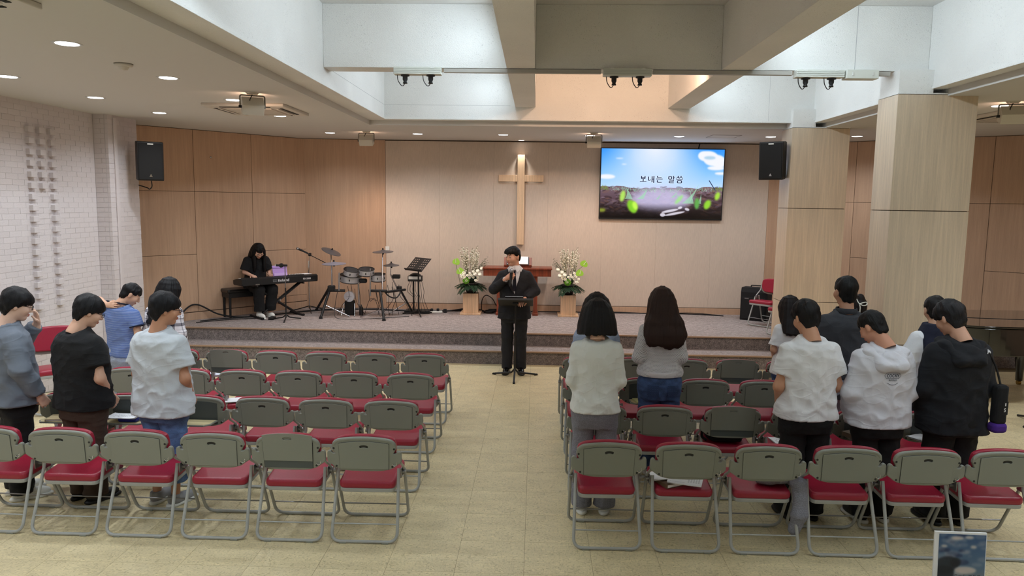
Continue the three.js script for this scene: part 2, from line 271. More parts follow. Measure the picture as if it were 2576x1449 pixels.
// ---------------------------------------------------------------- clad pillars
function pillar(label, x0, x1, z0, z1, ytop, seams) {
  const p = struct('pillar', label);
  obj('core', bb(x0 + .012, x1 - .012, 0, ytop, z0 + .012, z1 - .012), M.groove, p);
  const ys = [0, ...seams, ytop];
  for (let k = 0; k < ys.length - 1; k++) { const a = ys[k] + .004, b = ys[k + 1] - .004;
    obj('panel', bb(x0, x1, a, b, z1 - .012, z1, .0015), M.woodPillar, p); obj('panel', bb(x0, x0 + .012, a, b, z0, z1 - .012, .0015), M.woodPillar, p); obj('panel', bb(x1 - .012, x1, a, b, z0, z1 - .012, .0015), M.woodPillar, p); obj('panel', bb(x0 + .012, x1 - .012, a, b, z0, z0 + .012, .0015), M.woodPillar, p); }
  obj('plaster_cap', bb(x0 + .004, 3.945, ytop, BEAM - .001, z0 + .02, z1 - .004), M.white, p);
  obj('cap_trim', bb(x0 - .002, x1 + .002, ytop, ytop + .012, z0, z1 + .004), M.white, p);
  return p;
}
pillar('maple clad pillar nearer the congregation', 3.6, 4.39, -8.03, -7.6, 3.55, [1.0, 2.39]);
pillar('maple clad pillar at the right end of the steps', 3.62, 4.43, -11.13, -10.69, 3.53, [.37, 1.03, 2.39]);
// ---------------------------------------------------------------- recessed downlights
const ring = lathe([[.078, 0], [.1, -.004], [.104, 0], [.1, .004]], 28), disc = new THREE.CylinderGeometry(.078, .078, .006, 24);
const ringMat = mat([196, 196, 194], .4);
function downlight(x, z, label, cd = LUM.down) {
  const t = thing('downlight', label, 'ceiling light', [x, CEIL, z], 0, 'round recessed downlights');
  obj('trim_ring', ring, ringMat, t); const d = obj('diffuser', disc, M.lampGlow, t); d.position.y = -.0005;
  spot(COOL, cd, [x, CEIL - .012, z], [x, 0, z], 1.3, .9, 4);
}
const dls = [[-3.465, -5.42, 'second round downlight from the near air conditioner, inner row on the left'], [-5.0, -6.9, 'round downlight at the left edge above the brick wall'], [-3.465, -6.9, 'round downlight beside the smoke detector'], [-5.0, -8.28, 'round downlight above the projecting bricks'], [-5.0, -9.69, 'round downlight nearest the left hung loudspeaker'], [-3.465, -8.38, 'round downlight next to the left ceiling floodlight'], [-3.465, -9.9, 'round downlight at the far corner of the left air conditioner'], [-3.465, -12.3, 'round downlight above the keyboard corner of the stage'], [-2.0, -12.33, 'round stage downlight right of the lit floodlight'], [-.57, -12.33, 'round stage downlight left of the cross'], [.87, -12.33, 'round stage downlight hidden behind the second floodlight'], [2.33, -12.3, 'round stage downlight above the screen'], [3.79, -12.2, 'round stage downlight above the right loudspeaker'], [5.07, -11.96, 'round downlight between the two pillars'], [5.03, -8.3, 'round downlight at the right edge beside the floodlight']];
for (const [x, z, l] of dls) downlight(x, z, l);
for (const [x, z] of [[-3.465, -2.4], [-3.465, -.9], [-5, -5.4], [-5, -3.9], [-5, -2.4], [5.03, -5.4], [5.03, -3.9], [5.03, -2.4], [6.6, -5.4], [6.6, -8.3]]) downlight(x, z, `${x < 0 ? 'left' : 'right'} aisle round downlight out of view, ${x === -5 || x > 6 ? 'wall' : 'inner'} row, ${z < -8 ? 'beside the far pillars' : z < -5 ? 'above the chair rows' : z < -3 ? 'behind the last chairs' : z < -2 ? 'level with the camera' : 'behind the camera'}`);
{ // small spotlight washing the cross
  const t = thing('cross_spotlight', 'small recessed spotlight directly above the cross', 'ceiling light', [-.29, CEIL, -13.37]);
  obj('trim_ring', lathe([[.05, 0], [.066, -.004], [.068, 0], [.066, .004]], 24), ringMat, t); obj('diffuser', new THREE.CylinderGeometry(.05, .05, .005, 20), M.lampGlow, t);
  spot(new THREE.Color(1, .97, .92), LUM.cross, [-.29, CEIL - .01, -13.37], [-.29, 2.2, -13.50], .5, 1, 1);
}
// ---------------------------------------------------------------- hidden tubes on the outer faces of the depth beams
const tubeGlow = new THREE.MeshStandardMaterial({ color: 0xffffff, emissive: TUBE, emissiveIntensity: 3, roughness: .4 });
for (const [za, zb] of [[-10.6, -8.15], [-7.55, -5.1], [-4.5, -2.05], [-1.4, 1.05]]) for (const s of [-1, 1]) {
  const x = s < 0 ? BX[0][0] : BX[1][1], z = (za + zb) / 2, L = zb - za - .3;
  const t = thing('tube_light', `long tube light on the ${s < 0 ? 'left' : 'right'} roof beam, ${za < -10 ? 'bay over the steps' : za < -7 ? 'bay over the chairs' : za < -4 ? 'bay in front of the camera' : 'bay above the camera'}`, 'tube light', [x + s * .022, 4.14, z], 0, 'tube lights in the roof well');
  obj('housing', bb(-.021, .02, -.02, .03, -L / 2, L / 2, .004), M.whitePl, t); obj('tube', cyl([s * .03, -.002, -L / 2 + .02], [s * .03, -.002, L / 2 - .02], .013, .013, 12), tubeGlow, t);
  rectLight(TUBE, za > -5 ? LUM.near : LUM.tube, L, .09, [x + s * .072, 4.135, z], [x + s * 2, 3.4, z]);
}
// ---------------------------------------------------------------- halogen floodlights
const floodBody = mat([206, 200, 186], .5);
const floodGlow = new THREE.MeshStandardMaterial({ color: 0xffffff, emissive: WARM, emissiveIntensity: 6, roughness: .4 });
function flood(pos, turn, label, aim, cd, dim = false) {
  const t = thing('floodlight', label, 'floodlight', pos, turn, 'white yoke floodlights on the ceiling');
  obj('ceiling_plate', lathe([[0, -.02], [.05, -.02], [.07, 0]], 20), floodBody, t);
  obj('yoke', bent([[-.125, -.16, 0], [-.125, -.03, 0], [.125, -.03, 0], [.125, -.16, 0]], .008, .02, 8), mat([120, 116, 108], .5), t);
  const h = new THREE.Group(); h.name = 'lamp_head'; h.position.set(0, -.15, 0); h.rotation.x = -.6; t.add(h);
  const s = poly([[-.07, -.055], [.06, -.085], [.06, .085], [-.07, .055]]); const g = extr(s, .22, .006); g.rotateY(-Math.PI / 2); g.translate(.11, 0, 0);
  obj('housing', g, floodBody, h); obj('lens', bb(-.1, .1, -.075, .075, .061, .066), dim ? mat([60, 56, 50], .2) : floodGlow, h);
  obj('knob', cyl([.11, 0, 0], [.14, 0, 0], .014, .014, 10), M.black, h);
  obj('cable', tube([[0, -.02, 0], [.03, -.08, -.03], [.02, -.12, -.05]], .005, 12, 6), M.black, t);
  if (!dim) { const p = V(...pos), a = V(...aim), d = a.clone().sub(p).normalize(), q = p.clone().add(V(0, -.15, 0)).addScaledVector(d, .14); spot(WARM, cd, [q.x, q.y, q.z], aim, .95, .6, 6); }
  return t;
}
flood([-3.02, CEIL, -7.8], Math.PI + .5, 'white floodlight hanging beside the left air conditioner', [-4.2, .8, -12.8], LUM.flood * .25);
flood([-2.78, CEIL, -11.98], Math.PI, 'white floodlight glowing warm above the drum kit', [-2.6, .4, -13.2], LUM.flood * .5);
flood([.9, CEIL, -11.85], Math.PI, 'white floodlight left of the screen', [.9, .4, -13.0], LUM.flood * .5);
flood([4.95, CEIL, -7.95], Math.PI - .3, 'white floodlight cut by the right edge of the picture', [5.5, 1, -11], LUM.flood * .12);
// warm theatre lamps on the far face of the middle roof beam, above the stage opening
for (const x of [.35, 1.45]) {
  const t = thing('stage_lamp', `warm theatre lamp on the far side of the middle beam, ${x < 1 ? 'left' : 'right'} one`, 'stage lamp', [x, 4.16, -8.06], 0, 'theatre lamps behind the middle beam');
  const g = lathe([[0, .09], [.04, .085], [.05, .03], [.05, -.06], [.055, -.07]], 20); g.rotateX(-Math.PI / 2 - .25 + Math.PI); obj('barrel', g, M.black, t);
  const l = new THREE.CylinderGeometry(.046, .046, .006, 20); l.rotateX(Math.PI / 2 - .25); l.translate(0, -.015, -.06); obj('lens', l, floodGlow, t);
  obj('bracket', bb(-.012, .012, -.02, .1, .04, .085), M.black, t);
  spot(WARM, LUM.stage, [x, 4.14, -8.16], [x, 1.3, -13.4], 1.2, .7, 3);
}
// ---------------------------------------------------------------- folding chairs with flip desk
function chairParts() {
  const G = {};
  const outline = k => { const s = new THREE.Shape(); const e = k;
    s.moveTo(0, .512 + e); s.lineTo(.10, .514 + e); s.quadraticCurveTo(.17, .519 + e, .205, .54 + e); s.lineTo(.238 - e, .565); s.quadraticCurveTo(.264 - e, .578, .264 - e, .60); s.lineTo(.262 - e, .648 - e); s.quadraticCurveTo(.26, .668 - e, .244, .668 - e); s.quadraticCurveTo(.234, .667, .229, .655); s.quadraticCurveTo(.218, .645, .208, .650);
    s.lineTo(.228 - e, .69); s.quadraticCurveTo(.226 - e, .745 - e, .165, .758 - e); s.quadraticCurveTo(.08, .772 - e, 0, .772 - e);
    s.quadraticCurveTo(-.08, .772 - e, -.165, .758 - e); s.quadraticCurveTo(-.226 + e, .745 - e, -.228 + e, .69); s.lineTo(-.208, .650); s.quadraticCurveTo(-.218, .645, -.229, .655); s.quadraticCurveTo(-.234, .667, -.244, .668 - e); s.quadraticCurveTo(-.26, .668 - e, -.262 + e, .648 - e); s.lineTo(-.264 + e, .60); s.quadraticCurveTo(-.264 + e, .578, -.238 + e, .565); s.lineTo(-.205, .54 + e); s.quadraticCurveTo(-.17, .519 + e, -.10, .514 + e); s.closePath(); return s; };
  const tilt = g => { const p = g.attributes.position; for (let i = 0; i < p.count; i++) { const x = p.getX(i), y = p.getY(i); p.setZ(i, p.getZ(i) + (y - .64) * .13); } g.computeVertexNormals(); return g; };
  G.shell = tilt(extr(outline(0), .03, .007, 3, 6).translate(0, 0, -.03));
  G.rim = (() => { const c = new THREE.CatmullRomCurve3([[-.216, .69], [-.208, .722], [-.185, .741], [-.15, .749], [-.08, .7565], [0, .7575], [.08, .7565], [.15, .749], [.185, .741], [.208, .722], [.216, .69]].map(p => V(p[0], p[1], -.0125))); return tilt(sweep(c.getPoints(32), t => .0155 * Math.min(1, .55 + 6 * Math.min(t, 1 - t)), 12)); })();
  const cush = new THREE.Shape(); cush.moveTo(0, .545); cush.lineTo(.14, .55); cush.quadraticCurveTo(.205, .565, .218, .62); cush.quadraticCurveTo(.232, .70, .214, .745); cush.quadraticCurveTo(.19, .772, .12, .778); cush.quadraticCurveTo(.06, .784, 0, .784); cush.quadraticCurveTo(-.06, .784, -.12, .778); cush.quadraticCurveTo(-.19, .772, -.214, .745); cush.quadraticCurveTo(-.232, .70, -.218, .62); cush.quadraticCurveTo(-.205, .565, -.14, .55); cush.closePath();
  G.backCushion = tilt(extr(cush, .042, .014, 4, 6).translate(0, 0, -.066));
  const panelShape = (e = 0, hole = true) => { const s = new THREE.Shape(); s.moveTo(-.172 - e, .532 - e); s.lineTo(.172 + e, .532 - e); s.lineTo(.178 + e, .724 + e); s.quadraticCurveTo(.09, .741 + e, 0, .741 + e); s.quadraticCurveTo(-.09, .741 + e, -.178 - e, .724 + e); s.closePath();
    if (hole) { const h = new THREE.Path(); h.moveTo(-.03, .696); h.quadraticCurveTo(-.034, .708, -.022, .711); h.quadraticCurveTo(0, .717, .022, .711); h.quadraticCurveTo(.034, .708, .03, .696); h.quadraticCurveTo(.026, .689, .016, .694); h.quadraticCurveTo(0, .699, -.016, .694); h.quadraticCurveTo(-.026, .689, -.03, .696); s.holes.push(h); } return s; };
  G.gap = tilt(extr(panelShape(.0022, false), .002, 0).translate(0, 0, -.0012));
  G.panel = tilt(extr(panelShape(), .006, .0012, 1, 6));
  G.panelUp = G.panel.clone().translate(0, .052, .0085);
  G.pocket = tilt(extr(poly([[-.17, .53], [.17, .53], [.172, .6], [-.172, .6]]), .002, 0).translate(0, 0, .0005));
  G.recess = tilt(extr(panelShape(-.004, false), .002, 0).translate(0, 0, .0005));
  G.desk = (() => { const s = poly([[-.175, 0], [.175, 0], [.175, .13], [.135, .185], [-.135, .185], [-.175, .13]]); const g = extr(s, .012, .002, 1); g.rotateX(Math.PI / 2); g.rotateX(-.05); g.translate(0, .575, .006); return g; })();
  G.deskTop = (() => { const s = poly([[-.165, .005], [.165, .005], [.165, .125], [.13, .177], [-.13, .177], [-.165, .125]]); const g = extr(s, .002, 0); g.rotateX(Math.PI / 2); g.rotateX(-.05); g.translate(0, .5772, .006); return g; })();
  G.hook = (() => { const g = new THREE.TorusGeometry(.013, .0028, 6, 14, Math.PI * 1.25); g.rotateZ(Math.PI * .98); g.translate(.214, .572, -.006); const h = cyl([.227, .572, -.008], [.228, .596, -.01], .0028, .0028, 6); return [g, h]; })();
  G.screws = [[.213, .687], [-.213, .687], [.198, .552], [-.198, .552]].map(([x, y]) => cyl([x, y, -.02 + (y - .64) * .13], [x, y, .0015 + (y - .64) * .13], .008, .008, 8));
  G.rear = bent([[-.218, .49, -.15], [-.236, .0125, .03], [.236, .0125, .03], [.218, .49, -.15]], .0115, .07, 10);
  G.front = bent([[-.252, .47, -.2], [-.246, .0125, -.425], [.246, .0125, -.425], [.252, .47, -.2]], .0115, .07, 10);
  G.rearBar = cyl([-.228, .125, -.013], [.228, .125, -.013], .0055, .0055, 8);
  G.frontBar = cyl([-.246, .125, -.37], [.246, .125, -.37], .0055, .0055, 8);
  G.arm = s => [bent([[s * .25, .44, -.215], [s * .25, .5, -.165], [s * .247, .568, -.055], [s * .243, .645, -.02]], .0095, .03, 8)];
  G.bracket = s => [bx(.008, .07, .09, s * .236, .455, -.185, .003), cyl([s * .225, .455, -.185], [s * .264, .455, -.185], .014, .014, 12)];
  const seat = (w0, w1, z0, z1, r) => { const s = new THREE.Shape(); s.moveTo(-w0 + r, z0); s.lineTo(w0 - r, z0); s.quadraticCurveTo(w0, z0, w0, z0 + r); s.lineTo(w1, z1 - r); s.quadraticCurveTo(w1, z1, w1 - r, z1); s.lineTo(-w1 + r, z1); s.quadraticCurveTo(-w1, z1, -w1, z1 - r); s.lineTo(-w0, z0 + r); s.quadraticCurveTo(-w0, z0, -w0 + r, z0); return s; };
  const flat = (g, y) => { g.rotateX(-Math.PI / 2); g.rotateX(.07); g.translate(0, y, 0); return uvm(g); };
  G.seat = flat(extr(seat(.205, .212, .075, .5, .055), .06, .024, 5, 6), .35);
  G.pan = flat(extr(seat(.2, .206, .079, .496, .05), .03, .006, 2, 6), .327);
  G.feet = [[-.15, .03], [.15, .03], [-.15, -.425], [.15, -.425]].map(([x, z]) => bx(.05, .012, .026, x, .006, z, .003));
  return G;
}
const CG = chairParts();
function makeChair(kind, label, pos, turn, group) {
  const t = thing('folding_chair', label, 'chair', pos, turn, group);
  const bs = obj('back_shell', CG.shell, M.plastic, t); obj('rolled_rim', CG.rim, M.plastic, bs); obj('back_cushion', CG.backCushion, M.seat, t).userData.label = 'red padded back cushion';
  if (kind !== 'desk') obj('panel_gap', CG.gap, M.screwDark, t);
  if (kind === 'flat') { obj('desk_panel', CG.panel, M.plastic, t); }
  if (kind === 'up') { obj('desk_pocket', CG.pocket, M.plasticIn, t); obj('desk_panel', CG.panelUp, M.plastic, t); }
  if (kind === 'desk') { obj('desk_recess', CG.recess, M.plasticIn, t); const d = obj('desk_panel', CG.desk, M.plastic, t); d.userData.label = 'flip desk folded down'; obj('desk_top', CG.deskTop, M.laminate, d); }
  obj('coat_hook', CG.hook, M.chrome, t); for (const q of CG.screws) obj('screw_cap', q, M.screwDark, t);
  obj('seat', CG.seat, M.seat, t); obj('seat_pan', CG.pan, M.grayPaint, t);
  const r = obj('rear_leg_frame', CG.rear, M.grayPaint, t), f = obj('front_leg_frame', CG.front, M.grayPaint, t);
  obj('crossbar', CG.rearBar, M.grayPaint, r); obj('crossbar', CG.frontBar, M.steel, f);
  for (const s of [-1, 1]) { obj('back_arm', CG.arm(s), M.grayPaint, t); obj('hinge_bracket', CG.bracket(s), M.steel, t); }
  obj('foot_pads', CG.feet, M.plastic, t);
  return t;
}
const ROWZ = [-4.93, -5.87, -6.81, -7.73], COLL = [-1.18, -1.722, -2.265, -2.815, -3.36, -3.905], COLR = [.54, 1.085, 1.635, 2.18, 2.715, 3.245];
const chairKind = { L: { '0,1': 'up', '3,4': 'up', '1,3': 'desk', '1,4': 'desk', '1,5': 'desk' }, R: { '1,2': 'up', '3,3': 'up', '1,3': 'desk', '1,4': 'desk', '1,5': 'desk', '3,4': 'desk', '2,1': 'desk' } };
{
  const protos = {}, ord = ['at the aisle end', 'second from the aisle', 'third from the aisle', 'fourth from the aisle', 'fifth from the aisle', 'sixth from the aisle'], rowN = ['row nearest the camera', 'second row from camera', 'third row from camera', 'row by the steps'];
  for (const [side, cols] of [['L', COLL], ['R', COLR]]) for (let r = 0; r < 4; r++) for (let c = 0; c < 6; c++) {
    const kind = chairKind[side][r + ',' + c] || 'flat';
    const extra = kind === 'up' ? 'with raised back panel, ' : kind === 'desk' ? 'with desk flipped open, ' : '';
    const label = `folding chair ${extra}${side === 'L' ? 'left' : 'right'} block, ${rowN[r]}, ${ord[c]}`;
    const pos = [cols[c] + (h2(r, c, 3) - .5) * .008, 0, ROWZ[r] + (h2(r, c, 4) - .5) * .012], turn = (h2(r, c, 5) - .5) * .03;
    const group = side === 'L' ? 'folding chairs of the left block' : 'folding chairs of the right block';
    if (!protos[kind]) protos[kind] = makeChair(kind, label, pos, turn, group); else { const d = dup(protos[kind], pos, turn, label); d.userData.group = group; }
  }
  // chair turned to the room by the brick wall, and two on the stage
  const a = dup(protos.flat, [-5.62, 0, -8.2], Math.PI + .75, 'red folding chair turned round beside the brick wall'); a.scale.setScalar(1.18); a.userData.group = 'loose folding chairs';
  const b = dup(protos.flat, [4.1, STAGE, -12.5], Math.PI / 2 + .75, 'red folding chair on stage in front of the amplifier'); b.userData.group = 'loose folding chairs';
  const d = dup(protos.flat, [4.14, STAGE, -11.62], Math.PI / 2 + .75, 'red folding chair on stage half hidden by the pillar'); d.userData.group = 'loose folding chairs';
}
// ---------------------------------------------------------------- cross, screen, loudspeakers
{
  const t = thing('cross', 'tall wooden cross mounted on the stage wall', 'cross', [-.288, 0, BACKZ + .014]);
  const woodCross = texm(T.woodStand, .4);
  obj('upright', bb(-.066, .066, 1.65, 3.285, .03, .075, .003), woodCross, t); obj('crossbeam', bb(-.41, -.067, 2.8, 2.92, .03, .075, .003), woodCross, t); obj('crossbeam', bb(.067, .41, 2.8, 2.92, .03, .075, .003), woodCross, t);
  obj('standoff', bb(-.03, .03, 1.9, 3.1, 0, .03), M.groove, t);
}
function canvasTex(w, h, draw) { const c = document.createElement('canvas'); c.width = w; c.height = h; const g = c.getContext('2d'); draw(g, w, h); const t = new THREE.CanvasTexture(c); t.colorSpace = THREE.SRGBColorSpace; t.magFilter = THREE.LinearFilter; return t; }
// hangul drawn with strokes in a 100 x 100 cell; L = polyline, O = ring
const HG = {
  '보': [['L', 28, 10, 28, 42], ['L', 72, 10, 72, 42], ['L', 28, 26, 72, 26], ['L', 28, 42, 72, 42], ['L', 50, 42, 50, 74], ['L', 8, 76, 92, 76]],
  '내': [['L', 14, 16, 14, 62, 24, 64, 48, 54], ['L', 60, 12, 60, 86], ['L', 82, 8, 82, 92], ['L', 60, 46, 82, 46]],
  '는': [['L', 26, 6, 26, 26, 78, 26], ['L', 8, 44, 92, 44], ['L', 26, 60, 26, 86, 80, 86]],
  '말': [['L', 16, 12, 50, 12, 50, 44, 16, 44, 16, 12], ['L', 76, 4, 76, 50], ['L', 76, 26, 94, 26], ['L', 22, 58, 76, 58, 76, 72, 24, 72, 24, 90, 82, 90]],
  '씀': [['L', 34, 4, 30, 18, 8, 36], ['L', 32, 16, 48, 34], ['L', 70, 4, 66, 18, 48, 34], ['L', 68, 16, 92, 36], ['L', 8, 48, 92, 48], ['L', 26, 62, 76, 62, 76, 90, 26, 90, 26, 62]],
  '핸': [['L', 22, 6, 38, 6], ['L', 10, 18, 48, 18], ['O', 29, 36, 13], ['L', 62, 8, 62, 62], ['L', 84, 6, 84, 66], ['L', 62, 32, 84, 32], ['L', 24, 68, 24, 90, 84, 90]],
  '드': [['L', 78, 18, 24, 18, 24, 52, 80, 52], ['L', 8, 76, 92, 76]],
  '폰': [['L', 18, 8, 82, 8], ['L', 34, 8, 34, 32], ['L', 66, 8, 66, 32], ['L', 18, 32, 82, 32], ['L', 50, 36, 50, 52], ['L', 8, 54, 92, 54], ['L', 26, 66, 26, 90, 80, 90]],
  '관': [['L', 14, 14, 50, 14, 48, 40], ['L', 30, 36, 30, 54], ['L', 8, 56, 58, 54], ['L', 76, 6, 76, 66], ['L', 76, 34, 94, 34], ['L', 24, 70, 24, 90, 84, 90]],
  '함': [['L', 26, 4, 44, 4], ['L', 12, 16, 56, 16], ['O', 34, 34, 13], ['L', 76, 4, 76, 56], ['L', 76, 28, 94, 28], ['L', 26, 64, 80, 64, 80, 92, 26, 92, 26, 64]],
};
function hangul(g, text, x, y, size, lw, color, gap = .08, thin = .5) {
  g.strokeStyle = color; g.lineCap = 'butt'; g.lineJoin = 'miter';
  for (const ch of text) { const d = HG[ch]; if (d) for (const s of d) { if (s[0] === 'O') { g.lineWidth = lw; g.beginPath(); g.ellipse(x + s[1] * size / 100, y + s[2] * size / 100, s[3] * size / 100, s[3] * size / 100, 0, 0, 7); g.stroke(); } else for (let i = 1; i + 3 < s.length; i += 2) { const hor = Math.abs(s[i + 2] - s[i]) > Math.abs(s[i + 3] - s[i + 1]); g.lineWidth = hor ? lw * thin : lw; g.beginPath(); g.moveTo(x + s[i] * size / 100, y + s[i + 1] * size / 100); g.lineTo(x + s[i + 2] * size / 100, y + s[i + 3] * size / 100); g.stroke(); } } x += d ? size * (1 + gap) : size * .5; }
}
{
  const scr = canvasTex(1280, 720, (g, w, h) => {
    let k = g.createLinearGradient(0, 0, 0, 420); k.addColorStop(0, '#2f8df0'); k.addColorStop(.55, '#7fb9f2'); k.addColorStop(1, '#b9d3f4'); g.fillStyle = k; g.fillRect(0, 0, w, h);
    k = g.createRadialGradient(560, -40, 20, 560, 120, 560); k.addColorStop(0, 'rgba(222,226,244,1)'); k.addColorStop(.35, 'rgba(205,218,244,.85)'); k.addColorStop(1, 'rgba(190,212,244,0)'); g.fillStyle = k; g.fillRect(0, 0, w, 430);
    g.save(); g.filter = 'blur(7px)'; g.fillStyle = '#e4e6f0'; for (const [x, y, a, b] of [[1110, 70, 100, 55], [1180, 110, 110, 60], [1230, 150, 60, 40], [1060, 60, 50, 40], [1200, 190, 90, 22], [1250, 245, 60, 14], [190, 100, 40, 5], [240, 160, 26, 5], [60, 290, 90, 24]]) { g.beginPath(); g.ellipse(x, y, a, b, 0, 0, 7); g.fill(); } g.fillStyle = '#a9c6da'; g.beginPath(); g.ellipse(1130, 85, 60, 18, 0, 0, 7); g.fill(); g.restore();
    k = g.createLinearGradient(0, 380, 0, 720); k.addColorStop(0, '#75606c'); k.addColorStop(.4, '#55404a'); k.addColorStop(1, '#0c0607'); g.fillStyle = k; g.beginPath(); g.moveTo(0, 400); for (let x = 0; x <= w; x += 16) g.lineTo(x, 372 + 18 * vn(x / 60, 1, 64, 4, 3) + 26 * Math.sin(x / 420) + (x < 150 ? 10 : 0)); g.lineTo(w, h); g.lineTo(0, h); g.fill();
    for (let i = 0; i < 420; i++) { const x = h2(i, 1) * w, y = 392 + h2(i, 2) * 300, s = 4 + h2(i, 3) * 26; g.fillStyle = ['rgba(120,84,70,.35)', 'rgba(40,24,24,.4)', 'rgba(160,140,160,.22)'][i % 3]; g.beginPath(); g.ellipse(x, y, s * 1.6, s * .5, h2(i, 4) - .5, 0, 7); g.fill(); }
    g.save(); g.filter = 'blur(34px)'; g.fillStyle = 'rgba(196,190,226,.85)'; g.beginPath(); g.ellipse(640, 520, 330, 130, 0, 0, 7); g.fill(); g.restore();
    k = g.createLinearGradient(0, 560, 0, 720); k.addColorStop(0, 'rgba(10,4,4,0)'); k.addColorStop(1, 'rgba(8,3,4,.92)'); g.fillStyle = k; g.fillRect(0, 560, w, 160);
    const blade = (x, y, len, a, wd, col) => { g.fillStyle = col; g.beginPath(); const dx = Math.sin(a), dy = -Math.cos(a); g.moveTo(x - wd, y); g.quadraticCurveTo(x + dx * len * .5 - wd * dy, y + dy * len * .5, x + dx * len, y + dy * len); g.quadraticCurveTo(x + dx * len * .5 + wd, y + dy * len * .5, x + wd, y); g.fill(); };
    for (let i = 0; i < 260; i++) { const x = h2(i, 11) * w; blade(x, 400 + h2(i, 12) * 30 + 20 * Math.sin(x / 420), 18 + h2(i, 13) * 42, (h2(i, 14) - .5) * 1.8, 2.5, x < 110 || x > 1180 ? 'rgba(110,150,40,.95)' : ['rgba(150,196,170,.75)', 'rgba(120,170,140,.7)', 'rgba(176,214,190,.7)'][i % 3]); }
    for (const [x, y, l, a, wd] of [[300, 520, 160, -.35, 40], [420, 520, 150, .5, 34], [760, 500, 110, .6, 14], [900, 560, 260, .55, 36], [960, 560, 150, -.2, 26], [1040, 560, 130, .1, 22], [600, 520, 90, .5, 12], [840, 520, 110, -.7, 14]]) blade(x, y, l, a, wd, 'rgba(150,205,170,.72)');
    g.save(); g.filter = 'blur(9px)'; for (const [x, y, a, b, r, c] of [[235, 490, 28, 60, .2, '#a6d45a'], [340, 600, 46, 74, -.5, '#7cc22a'], [370, 590, 26, 46, -.4, '#b8ea4e'], [1130, 570, 34, 52, .4, '#88c832'], [1020, 560, 26, 60, 0, '#5aa04a'], [1230, 480, 26, 44, .3, '#9cd040'], [20, 640, 40, 20, 0, '#7d8a2c'], [830, 520, 20, 60, .7, '#9bd48c']]) { g.fillStyle = c; g.beginPath(); g.ellipse(x, y, a, b, r, 0, 7); g.fill(); } g.restore();
    g.save(); g.filter = 'blur(3px)'; g.fillStyle = 'rgba(236,232,246,.8)'; for (const [x, y, a, b, r] of [[740, 640, 90, 14, -.2], [790, 668, 110, 13, -.2], [665, 682, 28, 20, 0], [845, 606, 24, 13, -.3], [920, 622, 26, 14, .3]]) { g.beginPath(); g.ellipse(x, y, a, b, r, 0, 7); g.fill(); } g.restore();
    g.strokeStyle = '#34405e'; g.lineWidth = 9; g.beginPath(); g.moveTo(1135, 318); g.lineTo(1205, 420); g.stroke();
    g.save(); g.shadowColor = '#ffffff'; g.shadowBlur = 10; hangul(g, '보내는 말씀', 404, 272, 83, 12, '#ffffff', .02, .62); g.restore(); hangul(g, '보내는 말씀', 404, 272, 83, 11, '#16264a', .02, .62);
  });
  const t = thing('television', 'large flat screen showing blue sky and soil', 'television', [2.262, 2.785, BACKZ + .10]); t.rotation.order = 'YXZ'; t.rotation.x = .045;
  obj('casing', bx(2.235, 1.285, .045, 0, 0, -.023, .006), M.black, t);
  obj('screen', (() => { const g = new THREE.PlaneGeometry(2.2, 1.245); g.translate(0, .004, .0008); return g; })(), new THREE.MeshStandardMaterial({ color: 0x050505, roughness: .25, emissive: 0xffffff, emissiveMap: scr, emissiveIntensity: .85 }), t);
  obj('wall_mount', bx(.6, .4, .05, 0, 0, -.07), M.black, t); obj('cable', cyl([.64, .64, -.04], [.66, .72, -.05], .012, .012, 8), M.black, t);
  rectLight(new THREE.Color(.72, .82, 1), .5, 2.2, 1.24, [2.262, 2.785, BACKZ + .115], [2.262, 2.7, BACKZ + 3]);
}
function speaker(pos, turn, tiltx, label) {
  const t = thing('loudspeaker', label, 'loudspeaker', pos, turn, 'black wall hung loudspeakers'); t.rotation.order = 'YXZ'; t.rotation.x = tiltx;
  const s = poly([[-.165, 0], [.165, 0], [.165, -.16], [.09, -.29], [-.09, -.29], [-.165, -.16]]); const g = extr(s, .54, .01, 2); g.rotateX(-Math.PI / 2); g.translate(0, -.27, 0); g.applyMatrix4(new THREE.Matrix4().makeScale(1, 1, -1)); g.index ? 0 : 0;
  const cab = obj('cabinet', bx(.34, .54, .16, 0, 0, -.08, .012), M.black, t); obj('cabinet_back', extr(poly([[-.165, .26], [.165, .26], [.165, -.26], [-.165, -.26]]), .1, .03).translate(0, 0, -.24), M.black, t);
  obj('grille', bx(.305, .5, .012, 0, 0, .004, .005), mat([10, 10, 11], .75, { bumpMap: T.weave, bumpScale: .001 }), t);
  obj('name_plate', bx(.075, .018, .006, .0, .24, .012, .002), M.whitePl, t);
  obj('badge', extr(poly([[-.02, -.215], [.02, -.215], [.004, -.178], [-.004, -.178]]), .003).translate(0, 0, .011), M.chrome, t);
  obj('bracket', bx(.06, .12, .14, 0, .03, -.27), M.black, t);
  return t;
}
speaker([-5.42, 2.925, -10.2], .62, .1, 'black loudspeaker on the brick pilaster at left');
speaker([3.35, 3.06, -10.72], -.55, .1, 'black loudspeaker on the pillar right of the screen');
tag(obj('speaker_cable', tube([[-5.5, 2.66, -10.35], [-5.5, 2.58, -10.36], [-5.56, 2.54, -10.4], [-5.64, 2.56, -10.5], [-5.8, 2.6, -10.56]], .008, 20, 6), M.black), 'short black cable drooping below the left loudspeaker', 'cable');
tag(obj('wall_outlet', bx(.075, .075, .012, -2.76, 1.54, -13.508, .004), M.whitePl), 'small white outlet on the wall right of the drums', 'outlet');
tag(obj('wall_hook', new THREE.SphereGeometry(.018, 12, 8).translate(-5.42, 3.1, -12.12), M.chrome), 'tiny bright stud high on the left veneer wall', 'stud');
